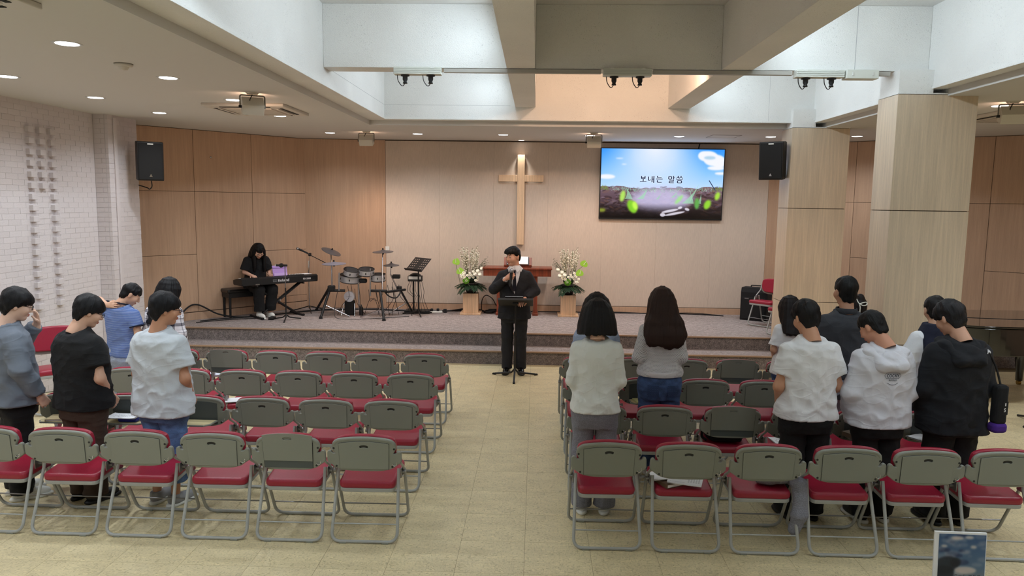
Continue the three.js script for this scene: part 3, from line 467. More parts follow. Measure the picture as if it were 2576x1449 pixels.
{ // ceiling: air conditioners, detector, access panel, fire cap
  const acM = mat([206, 200, 190], .5), slotM = mat([30, 28, 26], .9);
  function ac(x, z, label, w = .9) {
    const t = thing('air_conditioner', label, 'air conditioner', [x, CEIL, z], 0, 'ceiling cassette air conditioners');
    obj('fascia', bx(w, .035, w, 0, -.0175, 0, .008), acM, t); obj('grille', bx(w * .56, .012, w * .56, 0, -.04, 0, .004), mat([190, 182, 172], .6), t);
    for (let k = 0; k < 4; k++) { const a = k * Math.PI / 2, c = Math.cos(a), s = Math.sin(a), L = w * .62; const g = bx(L, .006, .035, 0, -.036, w * .41); g.rotateY(a); obj('outlet_slot', g, slotM, t); const f = bx(L * .98, .004, .028, 0, -.044, w * .36); f.rotateY(a); obj('louvre', f, acM, t); }
  }
  ac(-3.47, -9.12, 'square ceiling air conditioner beside the left floodlight', .98); ac(5.75, -9.15, 'square ceiling air conditioner at the right edge', 1.0); ac(-3.35, -3.88, 'square ceiling air conditioner cut by the top left corner');
  const d = thing('smoke_detector', 'white smoke detector on the left ceiling', 'detector', [-3.49, CEIL, -6.2]); obj('base', lathe([[0, 0], [.075, 0], [.07, -.02], [.05, -.025], [0, -.025]].reverse(), 24), acM, d); obj('sensor', lathe([[0, -.055], [.03, -.05], [.045, -.025]], 20), acM, d);
  const p = thing('access_panel', 'thin square access panel in the ceiling above the screen', 'panel', [3.03, CEIL, -12.2]); for (const [w, dd, x, z] of [[.46, .012, 0, .23], [.46, .012, 0, -.23], [.012, .46, .23, 0], [.012, .46, -.23, 0]]) obj('frame', bx(w, .004, dd, x, -.002, z), mat([150, 140, 130], .7), p); obj('hatch', bx(.44, .003, .44, 0, -.0015, 0), M.ceil, p);
}
{ // socket boxes and conduit on the middle beam
  const boxM = mat([214, 216, 206], .5), z = -7.72;
  function sockets(x0, x1, label) {
    const t = thing('socket_box', label, 'socket box', [(x0 + x1) / 2, 3.752, z]); const w = x1 - x0;
    obj('housing', bx(w, .075, .11, 0, 0, .02, .006), boxM, t); for (const y of [-.016, 0, .016]) obj('rib', bx(w * .99, .003, .004, 0, y, .077), mat([190, 192, 184], .5), t);
    for (const s of [-.27, .27]) { const g = obj('connector', lathe([[.0, -.125], [.024, -.125], [.022, -.115], [.017, -.105], [.026, -.085], [.026, -.055], [.045, -.05], [.045, -.038]], 16, s * w / .5 * .5, 0, .02), M.black, t); obj('plug_lead', tube([[s * w / .5 * .5, -.12, .02], [s * w / .5 * .5 - .03, -.15, .02], [s * w / .5 * .5 - .07, -.1, .03], [s * w / .5 * .5 - .08, -.04, .03]], .0045, 14, 6), M.black, g); }
    for (const s of [-1, 1]) obj('screw_tab', bx(.04, .014, .003, s * w * .32, .03, .077), M.whitePl, t);
  }
  sockets(-1.49, -1.0, 'white socket box on the left of the middle beam'); sockets(.66, 1.15, 'white socket box at the middle of the beam'); sockets(2.6, 3.08, 'white socket box on the right of the middle beam');
  const j = thing('junction_box', 'white latched junction box beside the right pillar', 'junction box', [3.25, 3.745, z]); obj('housing', bx(.32, .09, .13, 0, 0, .03, .008), boxM, j); for (const s of [-.1, .1]) obj('latch', bx(.014, .035, .006, s, 0, .098, .002), M.whitePl, j);
  const conM = mat([176, 172, 164], .5); let k = 0; for (const [a, b] of [[-.98, .64], [1.17, 2.58], [3.42, 3.56]]) { tag(obj('cable_conduit', bb(a, b, 3.743, 3.783, z - .035, z + .012, .004), conM), ['long grey conduit between the left and middle socket boxes', 'long grey conduit between the middle and right socket boxes', 'short conduit end at the right pillar'][k++], 'conduit'); }
}
// ---------------------------------------------------------------- altar table, bible, flowers
{
  const t = thing('altar_table', 'brown wooden altar table behind the speaker', 'table', [-.32, STAGE, -13.14]);
  obj('table_top', bx(1.24, .03, .46, 0, .845, 0, .006), M.altar, t); obj('apron', bx(1.21, .12, .42, 0, .77, 0, .004), M.altar, t);
  for (const s of [-1, 1]) { obj('leg', bx(.07, .68, .3, s * .33, .38, 0, .006), M.altar, t); obj('foot', bx(.1, .05, .4, s * .33, .025, 0, .008), M.altar, t); }
  const b = thing('book_stand', 'small brown reading stand on the altar table', 'book stand', [-.315, STAGE + .86, -13.14]); b.rotation.order = 'YXZ';
  const s = poly([[-.1, 0], [.1, 0], [-.1, .15]]); const g = extr(s, .5, .003); g.rotateY(Math.PI / 2); g.rotateY(Math.PI); g.translate(.25, 0, 0); g.rotateY(Math.PI); obj('slope', bx(.5, .018, .22, 0, .075, -.005, .003).applyMatrix4(new THREE.Matrix4().makeTranslation(0, -.075, .005)).rotateX(.75).translate(0, .085, -.005), M.altar, b); obj('base', bx(.48, .02, .16, 0, .01, 0, .003), M.altar, b); obj('ledge', bx(.5, .03, .02, 0, .03, .08, .003), M.altar, b); obj('support', bx(.4, .12, .02, 0, .08, -.06), M.altar, b);
  const k = thing('open_bible', 'open book with white pages on the reading stand', 'book', [-.315, STAGE + .965, -13.115]); k.rotation.order = 'YXZ'; k.rotation.x = .75;
  obj('cover', bx(.4, .008, .2, 0, .004, 0, .002), M.black, k); for (const q of [-1, 1]) obj('pages', bx(.18, .022, .185, q * .095, .019, 0, .008), M.paper, k);
}
const leafM = phys([30, 62, 34], .45), leafPale = mat([96, 118, 84], .7), petal = mat([246, 243, 226], .7), petalDot = mat([198, 186, 90], .8), anth = phys([150, 200, 60], .3), mumM = mat([120, 184, 50], .8), sprig = mat([232, 226, 206], .8), stemM = mat([84, 100, 56], .7);
function leafBlade(len, wid, droop) {
  const n = 8, pos = [], idx = []; for (let i = 0; i <= n; i++) { const t = i / n, w = wid * Math.sin(Math.PI * Math.pow(t, .7)) + .0008, y = droop * t * t; pos.push(-w, y + w * .25, -len * t, 0, y, -len * t, w, y + w * .25, -len * t, 0, y - .002, -len * t); }
  for (let i = 0; i < n; i++) { const a = i * 4, b = a + 4; idx.push(a, a + 1, b, a + 1, b + 1, b, a + 1, a + 2, b + 1, a + 2, b + 2, b + 1, a, b, a + 3, a + 3, b, b + 3, a + 2, a + 3, b + 2, a + 3, b + 3, b + 2); }
  const g = new THREE.BufferGeometry(); g.setAttribute('position', new THREE.Float32BufferAttribute(pos, 3)); g.setIndex(idx); g.computeVertexNormals(); return g;
}
function fern(len) { const gs = [sweep([V(0, 0, 0), V(0, .05 * len, -len * .35), V(0, .02 * len, -len * .7), V(0, -.12 * len, -len)], .003, 5)]; for (let k = 1; k <= 8; k++) for (const s of [-1, 1]) { const t = k / 9, l = leafBlade(len * .42 * (1 - .55 * t) + .02, .014, -.02); l.rotateY(s * -(1.15 - .7 * t)); l.translate(0, len * (.1 * t - .22 * t * t), -len * t * .95); gs.push(l); } return merge(gs); }
function bouquet(px, pz, mirror, label, vlabel) {
  const v = thing('flower_arrangement', label, 'flowers', [px, STAGE + .38, pz]);
  obj('vase', lathe([[0, 0], [.075, 0], [.085, .01], [.15, .17], [.145, .175], [.0, .16]], 24), M.black, v);
  const m = mirror;
  for (let k = 0; k < 13; k++) { const a = k / 13 * Math.PI * 2 + h2(k, m + 2) * .3; const g = fern(.22 + .1 * h2(k, 5)); const f = obj('fern_leaf', g, leafM, v); f.position.set(Math.sin(a) * -.06, .17, Math.cos(a) * -.06); f.rotation.set(-.1 - .35 * h2(k, 6), a, 0, 'YXZ'); }
  for (let k = 0; k < 26; k++) { const a = h2(k, 21) * 6.28, r = .04 + .16 * h2(k, 22), top = V(m * .02 + Math.cos(a) * r * 1.1, .58 + .27 * h2(k, 23), Math.sin(a) * r * .7), base = V(Math.cos(a) * .05, .2, Math.sin(a) * .04), mid = base.clone().lerp(top, .55).add(V(Math.cos(a) * .02, .03, 0));
    const st = obj('blossom_branch', sweep(new THREE.CatmullRomCurve3([base, mid, top, top.clone().add(V(Math.cos(a) * .03, .01, 0))]).getPoints(10), .0028, 5), stemM, v); const gs = []; for (let q = 0; q < 26; q++) { const t = .35 + .65 * h2(k, q, 31), p = new THREE.CatmullRomCurve3([base, mid, top]).getPoint(t); gs.push(new THREE.IcosahedronGeometry(.0075 + .006 * h2(q, k, 2), 0).translate(p.x + (h2(q, k, 3) - .5) * .035, p.y + (h2(q, k, 4) - .5) * .03, p.z + (h2(q, k, 5) - .5) * .035)); } const o = obj('blossoms', gs, sprig, st); o.userData.kind = 'stuff'; }
  for (let k = 0; k < 7; k++) { const g = []; const s = -m, b = V(s * .05, .3, .02), e = V(s * (.2 + .1 * h2(k, 41)), .42 + .22 * h2(k, 42), .1 * (h2(k, 43) - .5)); g.push(sweep([b, b.clone().lerp(e, .5).add(V(0, .04, 0)), e], .002, 4)); for (let q = 0; q < 9; q++) { const p = b.clone().lerp(e, .4 + .6 * q / 8); const l = leafBlade(.03, .011, 0); l.rotateY(q * 2.1); l.translate(p.x, p.y + .02, p.z); g.push(l); } obj('eucalyptus_sprig', g, leafPale, v); }
  for (const [x, y, z, rx, rz] of [[m * .27, .56, .03, .7, -.3], [m * .19, .40, .12, .9, .1]]) { const s = new THREE.Shape(); s.moveTo(0, -.01); s.bezierCurveTo(-.09, -.03, -.1, .07, 0, .11); s.bezierCurveTo(.1, .07, .09, -.03, 0, -.01); const g = extr(s, .004, .0015, 1, 10); g.translate(0, -.04, 0); const a = obj('anthurium', g, anth, v); a.position.set(x, y, z); a.rotation.set(-.25, m * .2, rz); obj('spadix', cyl([0, -.02, .004], [m * .02, .05, .02], .006, .004, 8), sprig, a); obj('stem', sweep([V(0, -.03, 0), V(-x * .5, -y * .45, -.02), V(-x * .9, -y * .8, -.04)], .004, 6), stemM, a); }
  const petalG = (n, r, up) => { const gs = []; for (let q = 0; q < n; q++) for (let L = 0; L < 3; L++) { const l = new THREE.SphereGeometry(r * (.62 - .1 * L), 8, 6); l.scale(.9, 1.1, .35); l.translate(0, r * .25, r * (.62 - .2 * L)); l.rotateY(q / n * 6.28 + L * .5); gs.push(l); } gs.push(new THREE.SphereGeometry(r * .5, 8, 6).translate(0, r * .3, 0)); return merge(gs); };
  const rg = petalG(6, .042);
  for (const [x, y, z] of [[-.2, .44, .08], [-.13, .40, .13], [-.17, .34, .16], [-.08, .35, .17]]) { const f = obj('white_rose', rg, petal, v); f.position.set(m * x, y, z); f.rotation.set(.8, h2(x * 100 | 0, 1), -m * .2); }
  const dg = merge(Array.from({ length: 12 }, (_, q) => { const l = new THREE.SphereGeometry(.011, 6, 4); l.scale(.6, .3, 1.2); l.translate(0, 0, .014); l.rotateY(q / 12 * 6.28); return l; })), dd = new THREE.SphereGeometry(.008, 8, 6);
  for (let k = 0; k < 24; k++) { const a = h2(k, 51) * 6.28, r = .03 + .13 * h2(k, 52), f = obj('daisy', dg, petal, v); f.position.set(Math.cos(a) * r + m * .02, .3 + .1 * (h2(k, 53) - .35) + .05 * Math.sin(a), .14 + .05 * h2(k, 54)); f.rotation.set(1.1, 0, h2(k, 55) - .5); obj('daisy_eye', dd, petalDot, f); }
  const mg = []; for (let k = 0; k < 70; k++) { const y = 1 - 2 * (k + .5) / 70, r = Math.sqrt(1 - y * y), a = k * 2.4; const l = new THREE.SphereGeometry(.011, 5, 4); l.scale(.6, .6, 1.6); l.lookAt(V(r * Math.cos(a), y, r * Math.sin(a))); l.translate(.05 * r * Math.cos(a), .05 * y, .05 * r * Math.sin(a)); mg.push(l); } const mm = obj('green_chrysanthemum', mg, mumM, v); mm.position.set(m * -.02 + (m > 0 ? 0 : -.1), .235, .16);
  for (let k = 0; k < 5; k++) { const l = obj('long_leaf', leafBlade(.3, .02, -.1 - .1 * h2(k, 61)), leafM, v); l.position.set(0, .2, .02); l.rotation.y = [1.2, -1.3, 1.8, -1.9, .9][k]; }
  const core = obj('foliage_core', new THREE.IcosahedronGeometry(.1, 2).scale(1, .9, .8).translate(0, .26, .0), mat([34, 50, 30], .9), v);
  const p = thing('plinth', vlabel, 'plinth', [px, STAGE, pz], 0, 'maple flower plinths'); obj('column', bx(.27, .35, .27, 0, .205, 0, .003), M.woodStand, p); obj('base_plate', bx(.37, .03, .37, 0, .015, 0, .003), M.woodStand, p);
}
bouquet(-1.155, -13.1, -1, 'white and green flower arrangement left of the altar table', 'maple plinth left of the altar table');
bouquet(.6, -13.08, 1, 'white and green flower arrangement right of the altar table', 'maple plinth right of the altar table');
// ---------------------------------------------------------------- speaker's music stand
{
  const t = thing('lectern_stand', 'black music stand in front of the speaker', 'music stand', [-.262, 0, -9.93]);
  obj('post', [cyl([0, .1, 0], [0, .62, 0], .014, .014, 12), cyl([0, .6, 0], [0, 1.02, 0], .009, .009, 12)], M.black, t); obj('collar', cyl([0, .59, 0], [0, .65, 0], .02, .02, 12), M.black, t);
  for (const a of [0, 2.094, 4.189]) { const g = bent([[0, .13, 0], [0, .07, .05], [0, .018, .33]], .013, .03, 8); g.rotateY(a); const l = obj('leg', g, M.black, t); const f = bx(.03, .024, .05, 0, .012, .34, .006); f.rotateY(a); obj('rubber_foot', f, M.rubber, l); }
  const d = new THREE.Group(); d.name = 'desk'; d.position.set(0, 1.055, 0); d.rotation.x = -.42 + Math.PI; d.rotation.x = -.38; t.add(d);
  obj('board', bx(.48, .014, .34, 0, 0, 0, .004), mat([36, 36, 38], .55), d); obj('lip', bx(.47, .04, .012, 0, .02, -.165, .003), M.black, d); obj('clamp', bx(.08, .03, .06, 0, -.02, .02, .006), M.black, d); obj('rim', bx(.48, .03, .012, 0, .005, .168, .003), mat([40, 40, 42], .5), d);
  const p = thing('tablet', 'silver edged tablet standing on the music stand', 'tablet', [-.28, 1.105, -9.95]); p.rotation.order = 'YXZ'; p.rotation.x = -.38; obj('body', bx(.25, .012, .18, 0, .008, 0, .004), M.steel, p); obj('cover', bx(.25, .006, .18, 0, -.001, 0, .003), M.black, p);
}
// ---------------------------------------------------------------- keyboard corner
{
  const KT = .795, A = V(-4.80, 0, -11.74), u = V(Math.cos(KT), 0, -Math.sin(KT)), v = V(-Math.sin(KT), 0, -Math.cos(KT)), at = (a, b) => A.clone().addScaledVector(u, a).addScaledVector(v, b);
  const c = at(.69, .19);
  const st = thing('keyboard_stand', 'black folding cross stand under the keyboard', 'stand', [c.x, STAGE, c.z], KT);
  for (const s of [-1, 1]) for (const q of [-.03, .03]) obj('leg', bent([[s * -.36, .025, q + .1 * s * 0], [s * .42, .56, q]], .017, .01, 8), M.black, st);
  for (const s of [-1, 1]) { obj('foot_bar', cyl([s * .37, .02, -.22], [s * .37, .02, .22], .019, .019, 10), M.black, st); obj('arm_bar', cyl([s * .42, .57, -.17], [s * .42, .57, .17], .015, .015, 10), M.black, st); for (const q of [-.22, .22]) obj('end_cap', cyl([s * .37, .022, q * .98], [s * .37, .022, q * 1.08], .022, .022, 10), M.rubber, st); }
  obj('pivot_bolt', cyl([.03, .29, -.06], [.03, .29, .06], .014, .014, 10), M.chrome, st);
  const k = thing('keyboard', 'black stage piano with its back to the hall', 'keyboard', [c.x, STAGE + .586, c.z], KT);
  const backTex = canvasTex(2048, 160, (g, w, h) => { g.fillStyle = '#101113'; g.fillRect(0, 0, w, h); g.fillStyle = '#8d8f92'; g.fillRect(800, 44, 104, 66); g.fillStyle = '#101113'; for (let i = 0; i < 4; i++) g.fillRect(808 + i * 24, 54, 18, 46); g.fillStyle = '#e8e8ea'; g.font = 'bold 96px sans-serif'; g.fillText('Roland', 930, 112); g.font = 'bold 60px sans-serif'; g.fillText('RD-2000', 1640, 96); g.fillStyle = '#3a3c40'; for (let i = 0; i < 26; i++) g.fillRect(1560 + i * 17, 124, 10, 16); });
  const prof = poly([[-.17, .02], [-.15, 0], [.16, 0], [.17, .03], [.17, .105], [.12, .125], [-.05, .105], [-.17, .075]]); const bg = extr(prof, 1.38, .004); bg.rotateY(-Math.PI / 2); bg.translate(.69, 0, 0); bg.rotateY(0);
  obj('body', bg, M.black, k);
  obj('rear_panel', (() => { const g = new THREE.PlaneGeometry(1.34, .1); g.translate(0, .056, .1725); return g; })(), texm(backTex, .5), k);
  obj('key_bed', bx(1.2, .012, .14, 0, .093, -.1, .002), M.whitePl, k); for (let i = 0; i < 36; i++) { const o = i % 5; obj('black_key', bx(.012, .012, .085, -.57 + i * .0326, .103, -.075, .002), M.black, k); }
  obj('control_deck', bx(.3, .018, .1, .3, .125, .09, .004), mat([30, 31, 33], .4), k); for (let i = 0; i < 8; i++) obj('slider', bx(.01, .012, .02, .19 + i * .03, .14, .09, .002), M.whitePl, k); obj('jack_plate', bx(.07, .02, .008, -.42, .012, .172), M.steel, k);
  const tb = thing('tablet_case', 'lilac tablet case propped on the keyboard', 'tablet', [at(.72, .1).x, STAGE + .705, at(.72, .1).z], KT); tb.rotation.order = 'YXZ'; tb.rotation.x = -.28; const lil = mat([176, 142, 208], .6); obj('cover', bx(.26, .19, .012, 0, .095, 0, .004), lil, tb); obj('stand_flap', bx(.24, .05, .02, 0, .03, .014, .004), mat([196, 166, 222], .6), tb); obj('fold', bx(.255, .02, .016, 0, .15, .006, .003), mat([160, 126, 196], .6), tb);
  const pp = tag(obj('sheet_paper', bx(.24, .006, .17, 0, 0, 0, .002), M.paper), 'white sheet lying on the right end of the keyboard', 'paper'); pp.position.set(at(1.18, .16).x, STAGE + .715, at(1.18, .16).z); pp.rotation.y = KT;
  const bc = at(.32, .58), b = thing('piano_bench', 'black piano bench under the keyboard player', 'bench', [bc.x, STAGE, bc.z], KT);
  obj('cushion', bx(.78, .07, .33, 0, .46, 0, .03, 4), phys([18, 17, 17], .35), b); obj('apron', bx(.74, .08, .29, 0, .39, 0, .004), M.black, b); for (const x of [-.34, .34]) for (const z of [-.12, .12]) obj('leg', cyl([x, 0, z], [x, .37, z], .018, .026, 8), M.black, b);
  // microphone boom stand
  const m = thing('microphone_stand', 'boom microphone stand between keyboard and drums', 'microphone stand', [-4.09, STAGE, -13.0]);
  obj('pole', [cyl([0, .05, 0], [.0, .75, 0], .011, .011, 10), cyl([0, .7, 0], [.04, 1.03, .05], .008, .008, 10)], M.chrome, m); obj('clutch', cyl([0, .8, .0], [.01, .92, .01], .014, .014, 10), M.whitePl, m); obj('boom_joint', bx(.05, .06, .05, .045, 1.04, .06, .012), M.black, m); obj('boom', cyl([-.12, 1.15, .22], [.32, .88, -.02], .007, .007, 8), M.black, m); for (const a of [.4, 2.5, 4.6]) { const g = cyl([0, .1, 0], [0, .012, .3], .009, .009, 8); g.rotateY(a); obj('leg', g, M.black, m); }
  const mm = thing('microphone', 'vocal microphone on the boom stand', 'microphone', [-4.21, 1.557, -12.78]); obj('grille', new THREE.SphereGeometry(.026, 14, 10).scale(1, 1, 1.1), M.steel, mm); obj('handle', cyl([.015, -.008, -.01], [.15, -.085, -.1], .019, .012, 12), M.black, mm);
  // phone holder on a round-leg stand in front of the keyboard
  const ph = thing('phone_stand', 'slim stand with phone clamp in front of the keyboard', 'phone stand', [-4.16, STAGE, -11.96]); obj('pole', [cyl([0, .05, 0], [0, .55, 0], .011, .011, 10)], M.black, ph); obj('upper_pole', cyl([0, .5, 0], [.0, .94, 0], .008, .008, 10), M.steel, ph); for (const a of [0, 2.094, 4.189]) { const g = bent([[0, .1, 0], [0, .05, .06], [0, .012, .26]], .011, .03, 8); g.rotateY(a + .2); obj('leg', g, M.black, ph); } obj('clamp', [bx(.2, .035, .03, -.06, .925, .0, .008), cyl([-.06, .925, -.015], [-.06, .925, .022], .036, .036, 18)], M.black, ph); obj('clamp_end', bx(.012, .03, .02, -.155, .925, .012), M.whitePl, ph);
  tag(obj('sustain_pedal', bx(.09, .05, .14, -4.42, STAGE + .025, -12.02, .012), M.black), 'black sustain pedal on the carpet below the keyboard', 'pedal');
}
// ---------------------------------------------------------------- electronic drum kit
{
  const d = thing('electronic_drum_kit', 'silver electronic drum kit on a black rack', 'drum kit', [0, 0, 0]);
  const cymM = mat([66, 64, 66], .4), drumM = mat([196, 196, 200], .35, { metalness: .35 }), headM = mat([28, 28, 30], .8);
  const leg = (a, b, r = .024) => { const o = obj('leg', cyl(a, b, r, r * .9, 10), M.black, d); obj('rubber_foot', cyl([b[0], STAGE, b[2]], [b[0], STAGE + .04, b[2]], r * 1.35, r * 1.1, 10), M.rubber, o); };
  leg([-3.56, .9, -12.5], [-3.645, STAGE + .02, -12.2]); leg([-3.58, .92, -12.55], [-3.99, STAGE + .02, -13.1]); leg([-2.66, .87, -12.38], [-2.54, STAGE + .02, -12.1]); leg([-2.40, .9, -12.74], [-2.19, STAGE + .02, -12.93], .02);
  const chromeLeg = (a, b) => obj('brace', cyl(a, b, .012, .012, 8), M.chrome, d);
  chromeLeg([-3.6, .62, -12.33], [-3.207, STAGE + .015, -12.42]); chromeLeg([-2.62, .58, -12.2], [-3.0, STAGE + .015, -12.36]); chromeLeg([-2.27, .63, -12.86], [-2.6, STAGE + .015, -12.76]);
  obj('rack_clamp', bx(.12, .1, .1, -3.53, .9, -12.47, .02), M.black, d); obj('rack_bar', cyl([-3.56, .86, -12.46], [-3.3, .86, -12.5], .024, .024, 10), M.black, d); obj('rack_bar', bx(.28, .045, .05, -2.68, .88, -12.38, .012), M.black, d); obj('rack_bar', cyl([-2.56, .86, -12.4], [-2.3, .86, -12.78], .022, .022, 10), M.black, d); obj('rack_clamp', bx(.09, .09, .09, -2.4, .88, -12.75, .02), M.black, d);
  const post = (a, b, r = .013) => obj('post', cyl(a, b, r, r, 10), M.chrome, d);
  post([-3.52, .9, -12.47], [-3.535, 1.32, -12.52]); post([-3.55, 1.2, -12.55], [-3.6, 1.5, -12.72], .009); post([-2.625, .86, -12.4], [-2.645, 1.26, -12.5]); post([-2.64, 1.2, -12.48], [-2.664, 1.53, -12.62], .009); post([-3.395, .86, -12.46], [-3.4, 1.17, -12.5]); post([-2.85, .78, -12.46], [-2.86, 1.25, -12.52]); post([-2.44, .9, -12.74], [-2.535, 1.14, -12.66]); post([-2.535, 1.12, -12.66], [-2.512, 1.31, -12.6], .008);
  function cymbal(x, y, z, r, rx, rz, m = cymM) { const c = obj('cymbal', lathe([[0, .022], [.03, .018], [.05, .008], [r * .6, .0], [r, -.014], [r + .003, -.018], [r, -.022], [0, -.006]], 36), m, d); c.position.set(x, y, z); c.rotation.set(rx, 0, rz); obj('wing_nut', cyl([0, .02, 0], [0, .05, 0], .014, .012, 10), M.black, c); obj('cymbal_mount', cyl([0, -.06, 0], [0, -.01, 0], .018, .01, 10), M.black, c); }
  cymbal(-3.598, 1.53, -12.75, .175, .12, -.4); cymbal(-3.489, 1.34, -12.5, .205, .05, .02, mat([112, 112, 124], .35)); cymbal(-2.664, 1.55, -12.65, .18, .06, .03); cymbal(-2.509, 1.32, -12.6, .135, .06, .02);
  function drum(x, y, z, r, h, rx, rz) { const g = obj('drum_shell', lathe([[r * .96, -h / 2], [r, -h / 2 + .006], [r, h / 2 - .01], [r * .97, h / 2]], 32), drumM, d); g.position.set(x, y, z); g.rotation.set(rx, 0, rz); obj('drum_head', cyl([0, h / 2 - .008, 0], [0, h / 2 - .002, 0], r * .97, r * .97, 32), headM, g); obj('rim', [new THREE.TorusGeometry(r, .006, 6, 32).rotateX(Math.PI / 2).translate(0, h / 2, 0), new THREE.TorusGeometry(r, .005, 6, 32).rotateX(Math.PI / 2).translate(0, -h / 2 + .004, 0)], M.black, g); obj('drum_base', cyl([0, -h / 2 - .01, 0], [0, -h / 2 + .006, 0], r * .9, r * .95, 24), M.black, g); for (let k = 0; k < 6; k++) { const a = k / 6 * 6.28 + .4; obj('lug', bx(.016, .035, .012, Math.cos(a) * r, 0, Math.sin(a) * r, .003).rotateY(0), M.black, g); } return g; }
  drum(-3.22, 1.17, -12.6, .13, .1, .22, -.22); drum(-2.945, 1.185, -12.6, .135, .1, .2, -.06); drum(-3.26, 1.05, -12.74, .19, .12, .1, -.1); drum(-2.76, 1.08, -12.68, .13, .12, .08, 0);
  obj('tom_mount', bx(.14, .08, .08, -3.02, 1.02, -12.66, .03), M.black, d); post([-3.1, .98, -12.64], [-3.1, .5, -12.68], .014);
  const b = obj('kick_pad', cyl([-3.263, .738, -12.7], [-3.263, .738, -12.62], .092, .092, 32), drumM, d); const kt = canvasTex(256, 256, (g, w) => { g.fillStyle = '#c9c7cc'; g.fillRect(0, 0, w, w); g.fillStyle = '#3a3a40'; g.font = 'bold 26px sans-serif'; g.fillText('Y A M A H A', 54, 138); }); obj('kick_face', (() => { const g = new THREE.CircleGeometry(.086, 32); g.translate(-3.263, .738, -12.618); return g; })(), texm(kt, .5), b); obj('kick_base', bx(.17, .26, .12, -3.263, .535, -12.68, .02), M.blackMatte, b); for (const s of [-1, 1]) obj('kick_leg', cyl([-3.263 + s * .09, .62, -12.64], [-3.263 + s * .12, STAGE + .005, -12.52], .009, .009, 8), M.chrome, b);
  obj('module_pad', bx(.13, .07, .1, -2.44, 1.1, -12.7, .01), M.black, d);
  for (let k = 0; k < 13; k++) { const x = -3.35 + h2(k, 1) * 1.0, y = .85 + .2 * h2(k, 2), x2 = x + (h2(k, 3) - .5) * .5, z = -12.55 - .2 * h2(k, 4); obj('drum_cable', tube([[x, y, z], [x + .03, y - .2, z + .03], [(x + x2) / 2, STAGE + .12 + .2 * h2(k, 6), z], [x2, STAGE + .008, z + .15 * (h2(k, 5) - .5)]], .0045, 24, 5), M.black, d); }
  obj('drum_cable', tube([[-2.6, .87, -12.42], [-2.52, .78, -12.45], [-2.42, .74, -12.55], [-2.36, .82, -12.68]], .012, 20, 6), M.black, d); obj('drum_cable', tube([[-3.42, .86, -12.46], [-3.44, .6, -12.35], [-3.4, STAGE + .03, -12.22], [-3.2, STAGE + .007, -12.18], [-2.8, STAGE + .007, -12.26], [-2.2, STAGE + .007, -12.6]], .005, 50, 5), M.black, d);
  tag(obj('water_bottle', lathe([[0, 0], [.034, 0], [.036, .01], [.036, .13], [.014, .17], [.014, .19], [0, .19]], 18, -3.06, STAGE, -12.66), mat([22, 22, 24], .3)), 'small dark bottle on the carpet under the drums', 'bottle');
}
{ // perforated music stand and drum sound module
  const t = thing('music_stand', 'black perforated music stand at the right of the drums', 'music stand', [-2.07, STAGE, -12.82]);
  obj('post', cyl([0, .05, 0], [0, .78, 0], .012, .012, 10), M.black, t); for (const a of [.3, 2.4, 4.5]) { const g = bent([[0, .1, 0], [0, .05, .06], [0, .012, .3]], .012, .03, 8); g.rotateY(a); obj('leg', g, M.black, t); }
  const g = new THREE.Group(); g.name = 'desk'; g.position.set(0, .9, 0); g.rotation.set(-.8, -.75, 0, 'YXZ'); t.add(g);
  const s = poly([[-.23, -.15], [.23, -.15], [.23, .16], [-.23, .16]]); for (let i = 0; i < 8; i++) { if (i === 3 || i === 4) continue; for (let j = 0; j < 5; j++) { const h = new THREE.Path(); h.absellipse(-.185 + i * .053, -.085 + j * .05, .013, .013, 0, Math.PI * 2, false); s.holes.push(h); } } obj('board', extr(s, .004, 0, 1, 5), M.black, g); obj('ledge', bx(.47, .012, .05, 0, -.15, .025, .003), M.black, g); obj('spine', bx(.07, .2, .012, 0, 0, -.006, .003), M.black, g);
  const m = thing('drum_module', 'drum sound module with white front on twin posts', 'sound module', [-2.14, STAGE, -12.92]);
  obj('post', cyl([-.04, .05, -.06], [-.04, .62, -.02], .015, .015, 10), M.black, m); obj('post', cyl([.05, .05, -.06], [.05, .62, -.02], .015, .015, 10), M.black, m); obj('base', bx(.46, .06, .24, .02, .03, -.14, .015), M.black, m); obj('body', bx(.25, .1, .14, 0, .645, .01, .01), M.black, m); obj('label_strip', bx(.22, .05, .004, 0, .66, .082), M.whitePl, m); obj('top_dome', lathe([[0, .05], [.05, .045], [.09, .02], [.11, 0]], 20, 0, .695, 0), M.black, m);
  for (let k = 0; k < 7; k++) obj('lead', tube([[-.1 + .035 * k, .6, .0], [-.14 + .05 * k, .42, .04], [-.02 + .03 * k, .25 + .05 * h2(k, 2), .06], [.05 + .07 * (k - 3), .012, .05 - .05 * h2(k, 3)]], .004, 22, 5), M.black, m);
}
